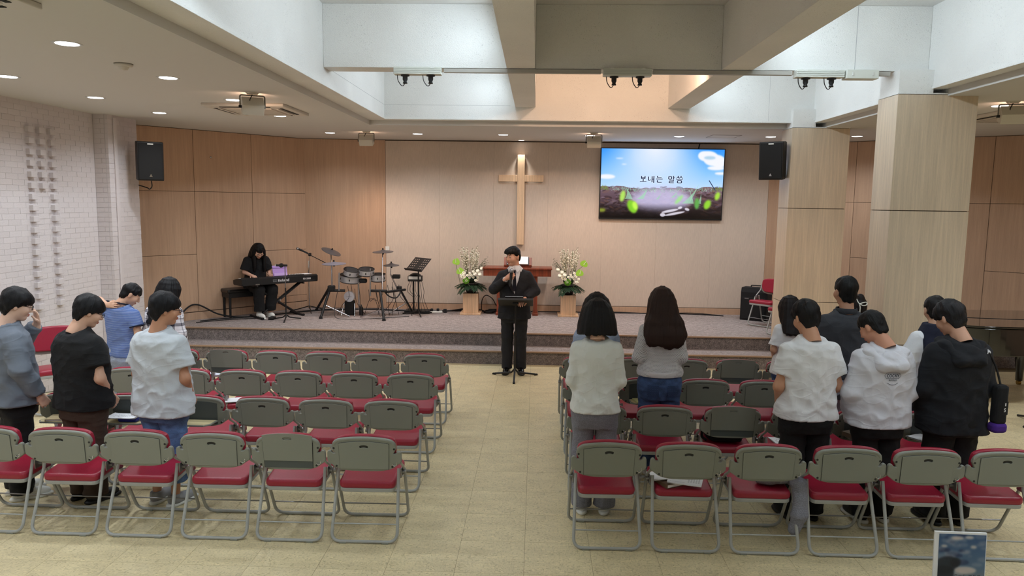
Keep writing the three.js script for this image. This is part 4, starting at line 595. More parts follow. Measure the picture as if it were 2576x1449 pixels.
// ---------------------------------------------------------------- amplifier, cables, piano
{
  const t = thing('guitar_amplifier', 'black combo amplifier in the right stage corner', 'amplifier', [3.93, STAGE, -12.98], -.55);
  const s = poly([[-.17, 0], [.17, 0], [.17, .44], [.08, .58], [-.14, .58], [-.17, .5]]); const g = extr(s, .46, .012, 2); g.rotateY(-Math.PI / 2); g.translate(.23, 0, 0); g.rotateY(Math.PI); g.translate(0, 0, 0); obj('cabinet', g, M.blackMatte, t);
  obj('grille', bx(.4, .38, .012, 0, .22, .172, .006), mat([24, 24, 25], .9, { bumpMap: T.weave, bumpScale: .001 }), t); obj('badge', bx(.07, .02, .004, -.12, .39, .18), M.steel, t); const pg = bx(.4, .1, .01, 0, .49, .14, .003); pg.rotateX(0); obj('control_panel', pg, mat([40, 40, 42], .4), t); for (let i = 0; i < 7; i++) obj('knob', cyl([-.16 + i * .05, .5, .145], [-.16 + i * .05, .5, .165], .011, .009, 10), M.steel, t); obj('handle', bent([[-.1, .575, 0], [-.1, .61, 0], [.1, .61, 0], [.1, .575, 0]], .01, .02, 8), M.rubber, t);
}
{
  const Y = STAGE + .009, cab = (label, pts, r = .009) => tag(obj('stage_cable', tube(pts, r, pts.length * 10, 6), M.rubber), label, 'cable', 'black cables along the stage wall');
  cab('black cable arching off the stage floor near the keyboard bench', [[-5.75, Y, -11.35], [-5.72, .62, -11.7], [-5.6, .66, -11.85], [-5.35, .5, -11.98], [-5.15, Y + .02, -12.1], [-4.9, Y, -12.2], [-4.3, Y, -12.75], [-3.9, Y, -13.15]], .013);
  cab('black cable lying along the foot of the left veneer wall', [[-5.5, Y, -11.7], [-5.2, Y, -12.0], [-4.75, Y, -12.3], [-4.1, Y, -13.05], [-3.6, Y, -13.3], [-2.9, Y, -13.38]]);
  cab('thin black cable curling in front of the piano bench', [[-5.5, Y, -11.55], [-5.1, Y, -11.9], [-4.85, Y, -12.02], [-4.72, Y, -12.06], [-4.75, Y, -12.14]], .006);
  const bundle = (label, n, fn) => { const t = thing('cable_bundle', label, 'cables'); for (let k = 0; k < n; k++) obj('cable', tube(fn(k), .008, 60, 6), M.rubber, t); };
  bundle('bundle of black cables running behind the drums to the left plinth', 4, k => [[-3.9, Y, -13.2 + k * .03], [-3.1, Y, -13.35 + k * .02], [-2.3, Y, -13.3 + k * .03], [-1.7, Y, -13.33 + .03 * k], [-1.2, Y + .02 * k, -13.36 + .02 * k], [-.9, Y, -13.35]]);
  const coil = thing('coiled_cable', 'heap of coiled black cable beside the left plinth', 'cable'); for (let k = 0; k < 5; k++) { const g = new THREE.TorusGeometry(.085 + .012 * (k % 3), .009, 6, 26); g.rotateX(Math.PI / 2 - .12 * (k % 3)); g.translate(-.84 + .025 * k, Y + .004 + .014 * k, -13.2 + .02 * (k % 2)); obj('loop', g, M.rubber, coil); }
  cab('black cable looping up beside the left plinth', [[-.98, Y, -13.3], [-.97, .62, -13.28], [-.9, .72, -13.28], [-.78, .66, -13.28], [-.68, .5, -13.3], [-.5, Y, -13.36], [-.2, Y, -13.4]], .008);
  bundle('pair of black cables along the wall right of the altar', 2, k => [[-.1, Y, -13.42], [.7, Y, -13.46 + .03 * k], [1.5, Y + .01 * k, -13.43 - .03 * k], [2.2, Y, -13.46 + .03 * k], [2.9, Y + .02 * k, -13.44], [3.45, Y, -13.3]]);
  const p = thing('power_strip', 'white power strip beside the drum module', 'power strip', [-1.82, STAGE, -13.1], .2); obj('body', bx(.28, .035, .06, 0, .0175, 0, .008), M.whitePl, p); for (const x of [-.05, .06]) obj('plug', bx(.05, .05, .05, x, .055, 0, .012), M.black, p); obj('adapter', bx(.06, .07, .05, .19, .035, 0, .008), M.black, p);
}
{ // grand piano and a stand at the right edge
  const t = thing('grand_piano', 'black grand piano behind the right hand chairs', 'piano', [6.12, 0, -9.75], 0);
  const s = new THREE.Shape(); s.moveTo(-.95, -.62); s.lineTo(-.95, .72); s.lineTo(.8, .74); s.bezierCurveTo(1.15, .7, 1.1, .2, .75, .02); s.bezierCurveTo(.3, -.2, .35, -.7, 0, -.75); s.bezierCurveTo(-.4, -.8, -.7, -.7, -.95, -.62);
  const rim = extr(s, .34, .01, 2, 16); rim.rotateX(-Math.PI / 2); rim.translate(0, .62, 0); obj('rim', rim, M.blackGloss, t); const lid = extr(s, .025, .008, 2, 16); lid.rotateX(-Math.PI / 2); lid.scale(1.02, 1, 1.02); lid.translate(0, .965, 0); obj('lid', lid, M.blackGloss, t); obj('lid_hinge', bx(1.5, .004, .012, .1, .992, .1).rotateY(-.15), M.blackMatte, t);
  for (const [x, z] of [[-.75, -.5], [-.75, .5], [.62, -.4]]) { const l = obj('leg', lathe([[.0, .06], [.045, .06], [.05, .2], [.07, .35], [.075, .66], [0, .68]], 12, x, 0, z), M.blackGloss, t); obj('caster', cyl([x - .02, .03, z], [x + .02, .03, z], .03, .03, 14), mat([150, 120, 60], .3, { metalness: 1 }), l); }
  obj('pedal_lyre', bx(.2, .55, .06, -.72, .42, 0, .01), M.blackGloss, t);
  const n = thing('orchestra_stand', 'black perforated stand at the far right edge', 'music stand', [5.72, 0, -8.25], .9); obj('post', cyl([0, .06, 0], [0, 1.05, 0], .012, .012, 10), M.black, n); for (const a of [.2, 2.3, 4.4]) { const g = bent([[0, .12, 0], [0, .06, .06], [0, .012, .3]], .012, .03, 8); g.rotateY(a); obj('leg', g, M.black, n); }
  const gq = new THREE.Group(); gq.name = 'desk'; gq.position.set(0, 1.02, 0); gq.rotation.set(-.55, 0, 0); n.add(gq); const q = poly([[-.24, -.14], [.24, -.14], [.24, .17], [-.24, .17]]); for (let i = 0; i < 8; i++) for (let j = 0; j < 5; j++) { const h = new THREE.Path(); h.absellipse(-.19 + i * .054, -.075 + j * .05, .013, .013, 0, Math.PI * 2, false); q.holes.push(h); } obj('board', extr(q, .004, 0, 1, 5), M.black, gq); obj('ledge', bx(.48, .012, .05, 0, -.14, .025, .003), M.black, gq);
}
// ---------------------------------------------------------------- people: signed distance figures meshed with surface nets
const smin = (a, b, k) => { const h = Math.max(k - Math.abs(a - b), 0) / k; return Math.min(a, b) - h * h * k * .25; };
const smax = (a, b, k) => -smin(-a, -b, k);
const cap = (a, b, ra, rb = ra) => { const bx_ = b[0] - a[0], by = b[1] - a[1], bz = b[2] - a[2], L2 = bx_ * bx_ + by * by + bz * bz + 1e-9; return (x, y, z) => { const px = x - a[0], py = y - a[1], pz = z - a[2]; let t = (px * bx_ + py * by + pz * bz) / L2; t = t < 0 ? 0 : t > 1 ? 1 : t; const dx = px - bx_ * t, dy = py - by * t, dz = pz - bz * t; return Math.sqrt(dx * dx + dy * dy + dz * dz) - (ra + (rb - ra) * t); }; };
const ell = (c, r) => (x, y, z) => { const X = (x - c[0]) / r[0], Y = (y - c[1]) / r[1], Z = (z - c[2]) / r[2], k0 = Math.sqrt(X * X + Y * Y + Z * Z), k1 = Math.sqrt(X * X / r[0] / r[0] + Y * Y / r[1] / r[1] + Z * Z / r[2] / r[2]); return k1 < 1e-6 ? -Math.min(...r) : k0 * (k0 - 1) / k1; };
function stack(keys) {          // [y, halfWidth, halfDepth, zc, xc] ascending in y
  const n = keys.length; return (x, y, z) => {
    let i = 0; while (i < n - 2 && y > keys[i + 1][0]) i++;
    const A = keys[i], B = keys[i + 1]; let t = (y - A[0]) / (B[0] - A[0]); t = t < 0 ? 0 : t > 1 ? 1 : t; const u = t * t * (3 - 2 * t) * .5 + t * .5;
    const w = A[1] + (B[1] - A[1]) * u, d = A[2] + (B[2] - A[2]) * u, zc = (A[3] || 0) + ((B[3] || 0) - (A[3] || 0)) * u, xc = (A[4] || 0) + ((B[4] || 0) - (A[4] || 0)) * u;
    const X = (x - xc) / w, Z = (z - zc) / d, a = X * X, b = Z * Z, q = .55 * Math.sqrt(a + b) + .45 * Math.sqrt(Math.sqrt(a * a + b * b));
    const ds = (q - 1) * Math.min(w, d), dy = Math.max(keys[0][0] - y, y - keys[n - 1][0]);
    return dy > 0 ? (ds > 0 ? Math.sqrt(ds * ds + dy * dy) : dy) : Math.max(ds, dy);
  };
}
const uni = (k, ...f) => (x, y, z) => { let d = f[0](x, y, z); for (let i = 1; i < f.length; i++) d = smin(d, f[i](x, y, z), k); return d; };
function surfNet(f, lo, hi, h) {
  const nx = Math.ceil((hi[0] - lo[0]) / h) + 1, ny = Math.ceil((hi[1] - lo[1]) / h) + 1, nz = Math.ceil((hi[2] - lo[2]) / h) + 1, val = new Float32Array(nx * ny * nz), B = 6, id = (i, j, k) => (k * ny + j) * nx + i;
  for (let k0 = 0; k0 < nz; k0 += B) for (let j0 = 0; j0 < ny; j0 += B) for (let i0 = 0; i0 < nx; i0 += B) {
    const c = f(lo[0] + (i0 + B / 2) * h, lo[1] + (j0 + B / 2) * h, lo[2] + (k0 + B / 2) * h), skip = Math.abs(c) > h * B * 1.35 + .02;
    for (let k = k0; k < Math.min(k0 + B, nz); k++) for (let j = j0; j < Math.min(j0 + B, ny); j++) for (let i = i0; i < Math.min(i0 + B, nx); i++) val[id(i, j, k)] = skip ? c : f(lo[0] + i * h, lo[1] + j * h, lo[2] + k * h);
  }
  const vid = new Int32Array(nx * ny * nz).fill(-1), pos = [], idx = [];
  const E = [[0, 1], [0, 2], [0, 4], [1, 3], [1, 5], [2, 3], [2, 6], [3, 7], [4, 5], [4, 6], [5, 7], [6, 7]], v8 = new Float32Array(8);
  for (let k = 0; k < nz - 1; k++) for (let j = 0; j < ny - 1; j++) for (let i = 0; i < nx - 1; i++) {
    let m = 0; for (let c = 0; c < 8; c++) { const q = val[id(i + (c & 1), j + (c >> 1 & 1), k + (c >> 2))]; v8[c] = q; if (q < 0) m |= 1 << c; }
    if (m === 0 || m === 255) continue; let X = 0, Y = 0, Z = 0, n = 0;
    for (const [a, b] of E) { if ((v8[a] < 0) === (v8[b] < 0)) continue; const t = v8[a] / (v8[a] - v8[b]); X += (a & 1) + ((b & 1) - (a & 1)) * t; Y += (a >> 1 & 1) + ((b >> 1 & 1) - (a >> 1 & 1)) * t; Z += (a >> 2) + ((b >> 2) - (a >> 2)) * t; n++; }
    vid[id(i, j, k)] = pos.length / 3; pos.push(lo[0] + (i + X / n) * h, lo[1] + (j + Y / n) * h, lo[2] + (k + Z / n) * h);
  }
  const quad = (a, b, c, d, flip) => { if (a < 0 || b < 0 || c < 0 || d < 0) return; flip ? idx.push(a, c, b, a, d, c) : idx.push(a, b, c, a, c, d); };
  for (let k = 1; k < nz - 1; k++) for (let j = 1; j < ny - 1; j++) for (let i = 1; i < nx - 1; i++) {
    const s = val[id(i, j, k)] < 0;
    if (s !== (val[id(i + 1, j, k)] < 0)) quad(vid[id(i, j - 1, k - 1)], vid[id(i, j, k - 1)], vid[id(i, j, k)], vid[id(i, j - 1, k)], !s);
    if (s !== (val[id(i, j + 1, k)] < 0)) quad(vid[id(i - 1, j, k - 1)], vid[id(i - 1, j, k)], vid[id(i, j, k)], vid[id(i, j, k - 1)], !s);
    if (s !== (val[id(i, j, k + 1)] < 0)) quad(vid[id(i - 1, j - 1, k)], vid[id(i, j - 1, k)], vid[id(i, j, k)], vid[id(i - 1, j, k)], !s);
  }
  const g = new THREE.BufferGeometry(); g.setAttribute('position', new THREE.Float32BufferAttribute(pos, 3)); g.setIndex(idx); g.computeVertexNormals(); return g;
}
function n3(x, y, z, s = 0) { const x0 = Math.floor(x), y0 = Math.floor(y), z0 = Math.floor(z), fx = x - x0, fy = y - y0, fz = z - z0, u = fx * fx * (3 - 2 * fx), v = fy * fy * (3 - 2 * fy), w = fz * fz * (3 - 2 * fz), H = (i, j, k) => h2(x0 + i + (z0 + k) * 57, y0 + j, s); return lerp(lerp(lerp(H(0, 0, 0), H(1, 0, 0), u), lerp(H(0, 1, 0), H(1, 1, 0), u), v), lerp(lerp(H(0, 0, 1), H(1, 0, 1), u), lerp(H(0, 1, 1), H(1, 1, 1), u), v), w); }
function cylUV(g, r = .17) { const p = g.attributes.position, uv = new Float32Array(p.count * 2); for (let i = 0; i < p.count; i++) { uv[2 * i] = Math.atan2(p.getX(i), p.getZ(i)) * r; uv[2 * i + 1] = p.getY(i); } g.setAttribute('uv', new THREE.BufferAttribute(uv, 2)); return g; }
function displace(g, fn, vert = 1) { const p = g.attributes.position, n = g.attributes.normal; for (let i = 0; i < p.count; i++) { const d = fn(p.getX(i), p.getY(i), p.getZ(i)); p.setXYZ(i, p.getX(i) + n.getX(i) * d, p.getY(i) + n.getY(i) * d * vert, p.getZ(i) + n.getZ(i) * d); } g.computeVertexNormals(); return g; }
const ridge = v => 1 - Math.abs(2 * v - 1);
const foldFn = (amp, s, hem) => (x, y, z) => { const low = sm(hem + .5, hem, y); const a = ridge(n3(x * 9 + y * 4, y * 7 - x * 3, z * 9, s)), b = ridge(n3(x * 16, y * 12 + x * 7, z * 14, s + 1)), c = n3(Math.atan2(x, z) * 3.2, y * 1.5, 2, s + 2) - .5; const e = ridge(n3(x * 7 - y * 9, y * 9 + x * 8, z * 5, s + 3)); return amp * ((a - .5) * (.7 + .9 * low) + (b - .5) * .45 * (.4 + low) + (e * e - .3) * .8 + c * 1.2 * low); };
// ---- head (shared), origin at head centre, facing -z
const headSDF = (() => {
  const base = uni(.03, ell([0, .022, .012], [.076, .1, .096]), ell([0, -.04, -.028], [.06, .078, .064]), ell([0, -.1, -.062], [.026, .022, .026]), cap([0, -.07, .022], [0, -.2, .045], .056, .058), ell([.04, -.03, -.06], [.03, .03, .025]), ell([-.04, -.03, -.06], [.03, .03, .025]));
  const nose = uni(.01, cap([0, .012, -.092], [0, -.03, -.113], .009, .012), ell([.01, -.035, -.102], [.009, .008, .01]), ell([-.01, -.035, -.102], [.009, .008, .01]));
  const lips = uni(.006, ell([0, -.062, -.0955], [.024, .006, .009]), ell([0, -.0735, -.094], [.02, .007, .009]));
  const ear = s => uni(.008, ell([s * .079, -.012, .014], [.011, .031, .019]), ell([s * .084, .004, .016], [.008, .016, .017]));
  const sock = [1, -1].map(s => ell([s * .032, .004, -.098], [.019, .011, .016])), ball = [1, -1].map(s => ell([s * .032, .003, -.0775], [.0145, .012, .0145])), e1 = ear(1), e2 = ear(-1);
  return (x, y, z) => { let d = smin(base(x, y, z), nose(x, y, z), .016); for (const q of sock) d = smax(d, -q(x, y, z), .012); for (const q of ball) d = Math.min(d, q(x, y, z)); d = smin(d, lips(x, y, z), .005); d = smin(d, e1(x, y, z), .01); return smin(d, e2(x, y, z), .01); };
})();
const headGeo = surfNet(headSDF, [-.11, -.21, -.14], [.11, .14, .13], .0045);
function headColors(g, skin) { const p = g.attributes.position, c = new Float32Array(p.count * 3), k = C(...skin); for (let i = 0; i < p.count; i++) { const x = p.getX(i), y = p.getY(i), z = p.getZ(i), ax = Math.abs(x); let r = k.r, gg = k.g, b = k.b; if (z < -.07) { if (ax < .026 && y < -.056 && y > -.081 && z < -.088) { r *= .82; gg *= .5; b *= .5; } const by = .026 + .006 * (1 - Math.abs(ax - .034) / .02); if (ax > .013 && ax < .055 && Math.abs(y - by) < .0045) { r *= .16; gg *= .14; b *= .14; } const ex = (ax - .032) / .0135, ey = (y - .003) / .0065; if (ex * ex + ey * ey < 1) { if (ex * ex < .17) { r = gg = b = .012; } else { r = .5; gg = .46; b = .42; } if (ey > .55) { r = gg = b = .02; } } } c[3 * i] = r; c[3 * i + 1] = gg; c[3 * i + 2] = b; } g.setAttribute('color', new THREE.BufferAttribute(c, 3)); return g; }
function flatColor(g, skin) { const p = g.attributes.position, c = new Float32Array(p.count * 3), k = C(...skin); for (let i = 0; i < p.count; i++) { c[3 * i] = k.r; c[3 * i + 1] = k.g; c[3 * i + 2] = k.b; } g.setAttribute('color', new THREE.BufferAttribute(c, 3)); return g; }
// ---- hands: wrist at origin, fingers toward +y, palm facing -z, thumb toward +x
function handGeo(curl, spread = 1) {
  const fs = [cap([-.02, .01, 0], [-.026, .08, 0], .014, .013), cap([.02, .01, 0], [.028, .08, 0], .015, .013), cap([0, .0, 0], [0, .085, 0], .017, .014), cap([0, -.05, 0], [0, .02, 0], .025, .02)];
  const palm = uni(.02, ...fs), fin = [];
  [[-.031, .083, .056, .0075], [-.0105, .09, .07, .0085], [.0105, .091, .076, .0088], [.031, .086, .07, .0085]].forEach(([x, y, L, r], i) => { let a = [x, y - .006, 0], th = curl * .55, sx = (i - 1.5) * .045 * spread; const seg = [L * .45, L * .32, L * .25], c = []; for (let k = 0; k < 3; k++) { const b = [a[0] + Math.sin(sx) * seg[k], a[1] + Math.cos(th) * seg[k], a[2] - Math.sin(th) * seg[k]]; c.push(cap(a, b, r * (1.06 - .08 * k), r * (1 - .1 * k))); a = b; th += curl * .62; } fin.push(uni(.004, ...c)); });
  const t0 = [.026, .022, -.004], t1 = [.052, .052, -.016 - .014 * curl], t2 = [.052 - .016 * curl, .088, -.03 - .024 * curl]; fin.push(uni(.006, cap(t0, t1, .014, .0105), cap(t1, t2, .0105, .0085)));
  const f = (x, y, z) => { let d = palm(x, y, z); for (const q of fin) d = smin(d, q(x, y, z), .007); return d; };
  return surfNet(f, [-.07, -.07, -.1], [.085, .185, .04], .0042);
}
const HAND = { relax: handGeo(.55), grip: handGeo(1.45, .4), key: handGeo(.75, 1.6) };
function orient(yDir, palm) { const y = V(...yDir).normalize(), z = V(...palm).multiplyScalar(-1); z.addScaledVector(y, -z.dot(y)).normalize(); const x = y.clone().cross(z); return new THREE.Matrix4().makeBasis(x, y, z); }
// ---- shoes, ankle above origin, toe toward -z
const shoeSDF = w => { const up = uni(.03, ell([0, .045, -.07], [.045 * w, .045, .12]), ell([0, .06, .02], [.042 * w, .06, .065]), cap([0, .06, .025], [0, .11, .03], .043, .04)), sole = uni(.03, ell([0, .015, -.09], [.052 * w, .03, .12]), ell([0, .015, .03], [.045 * w, .03, .075])); return { up: (x, y, z) => Math.max(up(x, y, z), .026 - y, y - .1), sole: (x, y, z) => Math.max(sole(x, y, z), -y, y - .03) }; };
const SH = shoeSDF(1); const shoeUp = surfNet(SH.up, [-.08, -.02, -.24], [.08, .14, .13], .007), shoeSole = surfNet(SH.sole, [-.08, -.02, -.24], [.08, .06, .13], .007);
// ---- hair
const hairKeys = {
  short: () => { const sh = uni(.03, ell([0, .036, .014], [.09, .1, .11]), ell([0, -.04, .038], [.074, .08, .07])); const line = (z) => z < -.06 ? .035 : z < -.015 ? lerp(.035, .0, (z + .06) / .045) : z < .012 ? .0 : lerp(.0, -.09, sm(.008, .06, z)); return { f: (x, y, z) => { const d = sh(x, y, z), n = .014 * (n3(x * 40, y * 22, z * 40, 4) - .5); return smax(d + n, line(z + .01 * (n3(x * 60, 1, z * 60, 5) - .5)) + .04 * sm(.035, .08, Math.abs(x)) * sm(0, .05, z) - y + .026 * (n3(x * 70, 3, z * 70, 6) - .5), .014); }, lo: [-.13, -.14, -.14], hi: [.13, .17, .16] }; },
  mop: () => { const sh = uni(.035, ell([0, .04, .012], [.1, .106, .118]), ell([0, -.036, .034], [.082, .088, .078])); const line = z => z < -.05 ? .012 : z < .01 ? lerp(.012, -.012, (z + .05) / .06) : lerp(-.012, -.1, sm(.005, .06, z)); return { f: (x, y, z) => { const d = sh(x, y, z), n = .02 * (n3(x * 34, y * 20, z * 34, 14) - .5); return smax(d + n, line(z) + .045 * sm(.035, .085, Math.abs(x)) * sm(0, .05, z) - y + .034 * (n3(x * 60, 3, z * 60, 16) - .5), .014); }, lo: [-.14, -.15, -.15], hi: [.14, .18, .17] }; },
  swept: () => { const sh = uni(.03, ell([.005, .046, .004], [.094, .1, .116]), ell([0, -.01, .045], [.077, .088, .07]), ell([.012, .068, -.072], [.062, .04, .042])); const line = z => z < -.06 ? .05 : z < .0 ? lerp(.045, .0, (z + .06) / .06) : z < .04 ? -.01 : lerp(-.01, -.09, sm(.035, .08, z)); return { f: (x, y, z) => { const d = sh(x, y, z), n = .012 * (n3(x * 50 + y * 20, y * 14, z * 26, 24) - .5); return smax(d + n, line(z) - y - .02 * x + .022 * (n3(x * 60, 3, z * 50, 26) - .5), .015); }, lo: [-.14, -.13, -.16], hi: [.14, .18, .16] }; },
  bob: () => { const st = stack([[-.17, .148, .1, .05], [-.14, .162, .118, .045], [-.07, .154, .128, .03], [0, .136, .126, .018], [.06, .114, .108, .014], [.11, .07, .074, .014], [.137, .02, .02, .014]]); return { f: (x, y, z) => { const d = st(x, y, z) + .008 * (n3(Math.atan2(x, z) * 9, y * 3, 1, 34) - .5); const face = Math.max(Math.abs(x) - .062 - .03 * sm(0, -.15, y), z + .045, y - .055); return smax(smax(d, -face, .02), -.162 - y + .02 * n3(Math.atan2(x, z) * 14, 1, 2, 35), .012); }, lo: [-.2, -.2, -.16], hi: [.2, .16, .2] }; },
  long: (len = .46, wd = 1) => { const st = stack([[-len, .07 * wd, .03, .15], [-len + .07, .14 * wd, .048, .148], [-.3, .158 * wd, .06, .135], [-.2, .145 * wd, .08, .095], [-.1, .142, .112, .045], [0, .124, .12, .016], [.06, .1, .105, .014], [.11, .068, .074, .014], [.137, .02, .02, .014]]); return { f: (x, y, z) => { const d = st(x, y, z) + .01 * (n3(Math.atan2(x, z) * 10, y * 2.5, 1, 44) - .5); const face = Math.max(Math.abs(x) - .06 - .06 * sm(.0, -.12, y), z + .045, y - .06); return smax(smax(d, -face, .02), -len - y + .05 * n3(x * 26, 1, 2, 45), .012); }, lo: [-.22, -len - .04, -.15], hi: [.22, .16, .24] }; },
  bun: () => { const sh = uni(.03, ell([0, .034, .014], [.086, .096, .108]), ell([0, -.02, .045], [.073, .085, .07])), bun = ell([0, .11, .06], [.045, .05, .045]); const line = z => z < -.05 ? .06 : z < .03 ? .02 : lerp(.02, -.085, sm(.03, .08, z)); return { f: (x, y, z) => smin(smax(sh(x, y, z) + .006 * (n3(x * 40, y * 20, z * 40, 4) - .5), line(z) - y, .02), bun(x, y, z) + .01 * (n3(x * 60, y * 60, z * 60, 5) - .5), .02), lo: [-.13, -.14, -.14], hi: [.13, .2, .17] }; },
};
const hairMats = new Map(); const hairMat = c => { const k = c.join(); if (!hairMats.has(k)) hairMats.set(k, phys(c, .5, { bumpMap: T.hair, bumpScale: .0025, specularIntensity: .5 })); return hairMats.get(k); };
const hairCache = new Map();
function hairGeo(style, a, b) { const k = [style, a, b].join(); if (!hairCache.has(k)) { const h = hairKeys[style](a, b); const g = surfNet(h.f, h.lo, h.hi, .006); displace(g, (x, y, z) => .003 * (n3(Math.atan2(x, z - .01) * 30 + (style === 'short' || style === 'mop' || style === 'swept' ? y * 30 : 0), y * 3, 0, 71) - .5) + .0025 * (n3(Math.atan2(x, z - .01) * 60, y * 4, 0, 72) - .5)); hairCache.set(k, cylUV(g, .1)); } return hairCache.get(k); }
// ---- clothing materials
const cloth = (c, o = {}) => new THREE.MeshStandardMaterial({ color: C(...c), roughness: .92, bumpMap: T.crease, bumpScale: .0045, ...o });
const clothMap = (map, o = {}) => new THREE.MeshStandardMaterial({ map, roughness: .92, bumpMap: T.crease, bumpScale: .004, ...o });
T.denim = dataTex(256, .2, (u, v) => { const a = vn(u * 128, v * 128, 128, 128, 201), b = vn(u * 6, v * 9, 6, 9, 202), k = .78 + .3 * a + .35 * (b - .5); return mul([68, 92, 138], k); });
T.denimLight = dataTex(256, .2, (u, v) => { const a = vn(u * 128, v * 128, 128, 128, 203), b = vn(u * 6, v * 9, 6, 9, 204), k = .82 + .3 * a + .3 * (b - .5); return mul([84, 112, 158], k); });
T.denimPale = dataTex(256, .2, (u, v) => { const a = vn(u * 128, v * 128, 128, 128, 205), k = .85 + .3 * a; return mul([150, 158, 176], k); });
T.melange = dataTex(256, .16, (u, v) => { const a = vn(u * 128, v * 100, 128, 100, 206), b = vn(u * 40, v * 60, 40, 60, 207), k = .76 + .32 * a + .16 * b; return mul([126, 126, 136], k); });
T.stripe = dataTex(64, .06, (u, v) => { const s = (v * 5) % 1; return s < .36 ? [150, 164, 196] : [66, 96, 160]; });
T.plaid = dataTex(256, .15, (u, v) => { const f = t => { t = ((t % 1) + 1) % 1; return (t < .22 ? .75 : 0) + (t > .5 && t < .56 ? .45 : 0) + (t > .7 && t < .74 ? .3 : 0); }; const k = Math.min(1, f(u) * .62 + f(v) * .62); return [lerp(226, 26, k), lerp(222, 26, k), lerp(226, 38, k)]; });
T.knit = dataTex(128, .022, (u, v) => { const r = (v * 2) | 0, uu = (u * 2 + (r % 2) * .5) % 1 - .5, vv = (v * 2) % 1 - .5, d = Math.hypot(uu * 1.05, vv * 1.2); const k = sm(.2, .34, d); return [lerp(166, 232, k), lerp(164, 230, k), lerp(170, 232, k)]; });
T.knitB = dataTex(128, .022, (u, v) => { const r = (v * 2) | 0, uu = (u * 2 + (r % 2) * .5) % 1 - .5, vv = (v * 2) % 1 - .5; return sm(.16, .4, Math.hypot(uu, vv)); }, false);
T.washed = dataTex(256, .5, (u, v) => { const a = vn(u * 8, v * 8, 8, 8, 211), b = vn(u * 128, v * 128, 128, 128, 212); return mul([150, 164, 190], .8 + .28 * a + .14 * b); });
const CL = {
  black: cloth([14, 15, 18]), blackPants: cloth([12, 12, 14]), brown: cloth([66, 50, 40]), grayJacket: cloth([104, 112, 124], { roughness: .7 }), lightGray: cloth([196, 202, 208]), white: cloth([232, 233, 236]), whiteWarm: cloth([226, 229, 226]), charcoal: cloth([56, 58, 64]), navy: cloth([24, 28, 48]), suit: cloth([20, 21, 28], { roughness: .8 }),
  denimPocket: clothMap(T.denim, { color: C(226, 226, 230) }), denim: clothMap(T.denim), denimLight: clothMap(T.denimLight), denimPale: clothMap(T.denimPale), sweat: clothMap(T.melange), stripe: clothMap(T.stripe), plaid: clothMap(T.plaid), knit: clothMap(T.knit, { bumpMap: T.knitB, bumpScale: .004 }), washed: clothMap(T.washed), offwhite: cloth([214, 214, 222], { roughness: .6 }), nearBlack: cloth([18, 20, 26]),
};
const skinMat = new THREE.MeshStandardMaterial({ color: 0xffffff, vertexColors: true, roughness: .55 });
const TORSO = {   // torso keys, hem first
  tee: (hem = .83, w = 1, fl = 1) => [[hem, .222 * w * fl, .16 * w], [hem + .06, .216 * w * fl, .156 * w], [1.06, .2 * w, .146 * w], [1.22, .206 * w, .145 * w, .005], [1.32, .206 * w, .136 * w, .012], [1.375, .185 * w, .122 * w, .018], [1.425, .142, .102, .022], [1.46, .098, .086, .022], [1.5, .07, .072, .012]],
  slim: (hem = .86, w = 1, fl = 1) => [[hem, .202 * w * fl, .168 * w], [hem + .06, .194 * w * fl, .16 * w], [1.08, .158 * w, .122 * w], [1.22, .17 * w, .126 * w, .004], [1.31, .172 * w, .12 * w, .01], [1.365, .156 * w, .106 * w, .014], [1.41, .118, .09, .016], [1.445, .084, .076, .016], [1.48, .064, .064, .012]],
};
const ARM = { clasp: [[.238, 1.075, .02], [.15, .87, -.15]], claspLow: [[.24, 1.12, .03], [.06, .93, -.19]], side: [[.245, 1.13, .02], [.255, .88, -.06]], tight: [[.2, 1.1, .03], [.08, .98, -.19]] };
function addCloth(name, f, lo, hi, mat_, parent, amp, s, hem, h = .011, uvr = .17) { const g = surfNet(f, lo, hi, h); displace(g, foldFn(amp, s, hem), 0); return obj(name, cylUV(g, uvr), mat_, parent); }
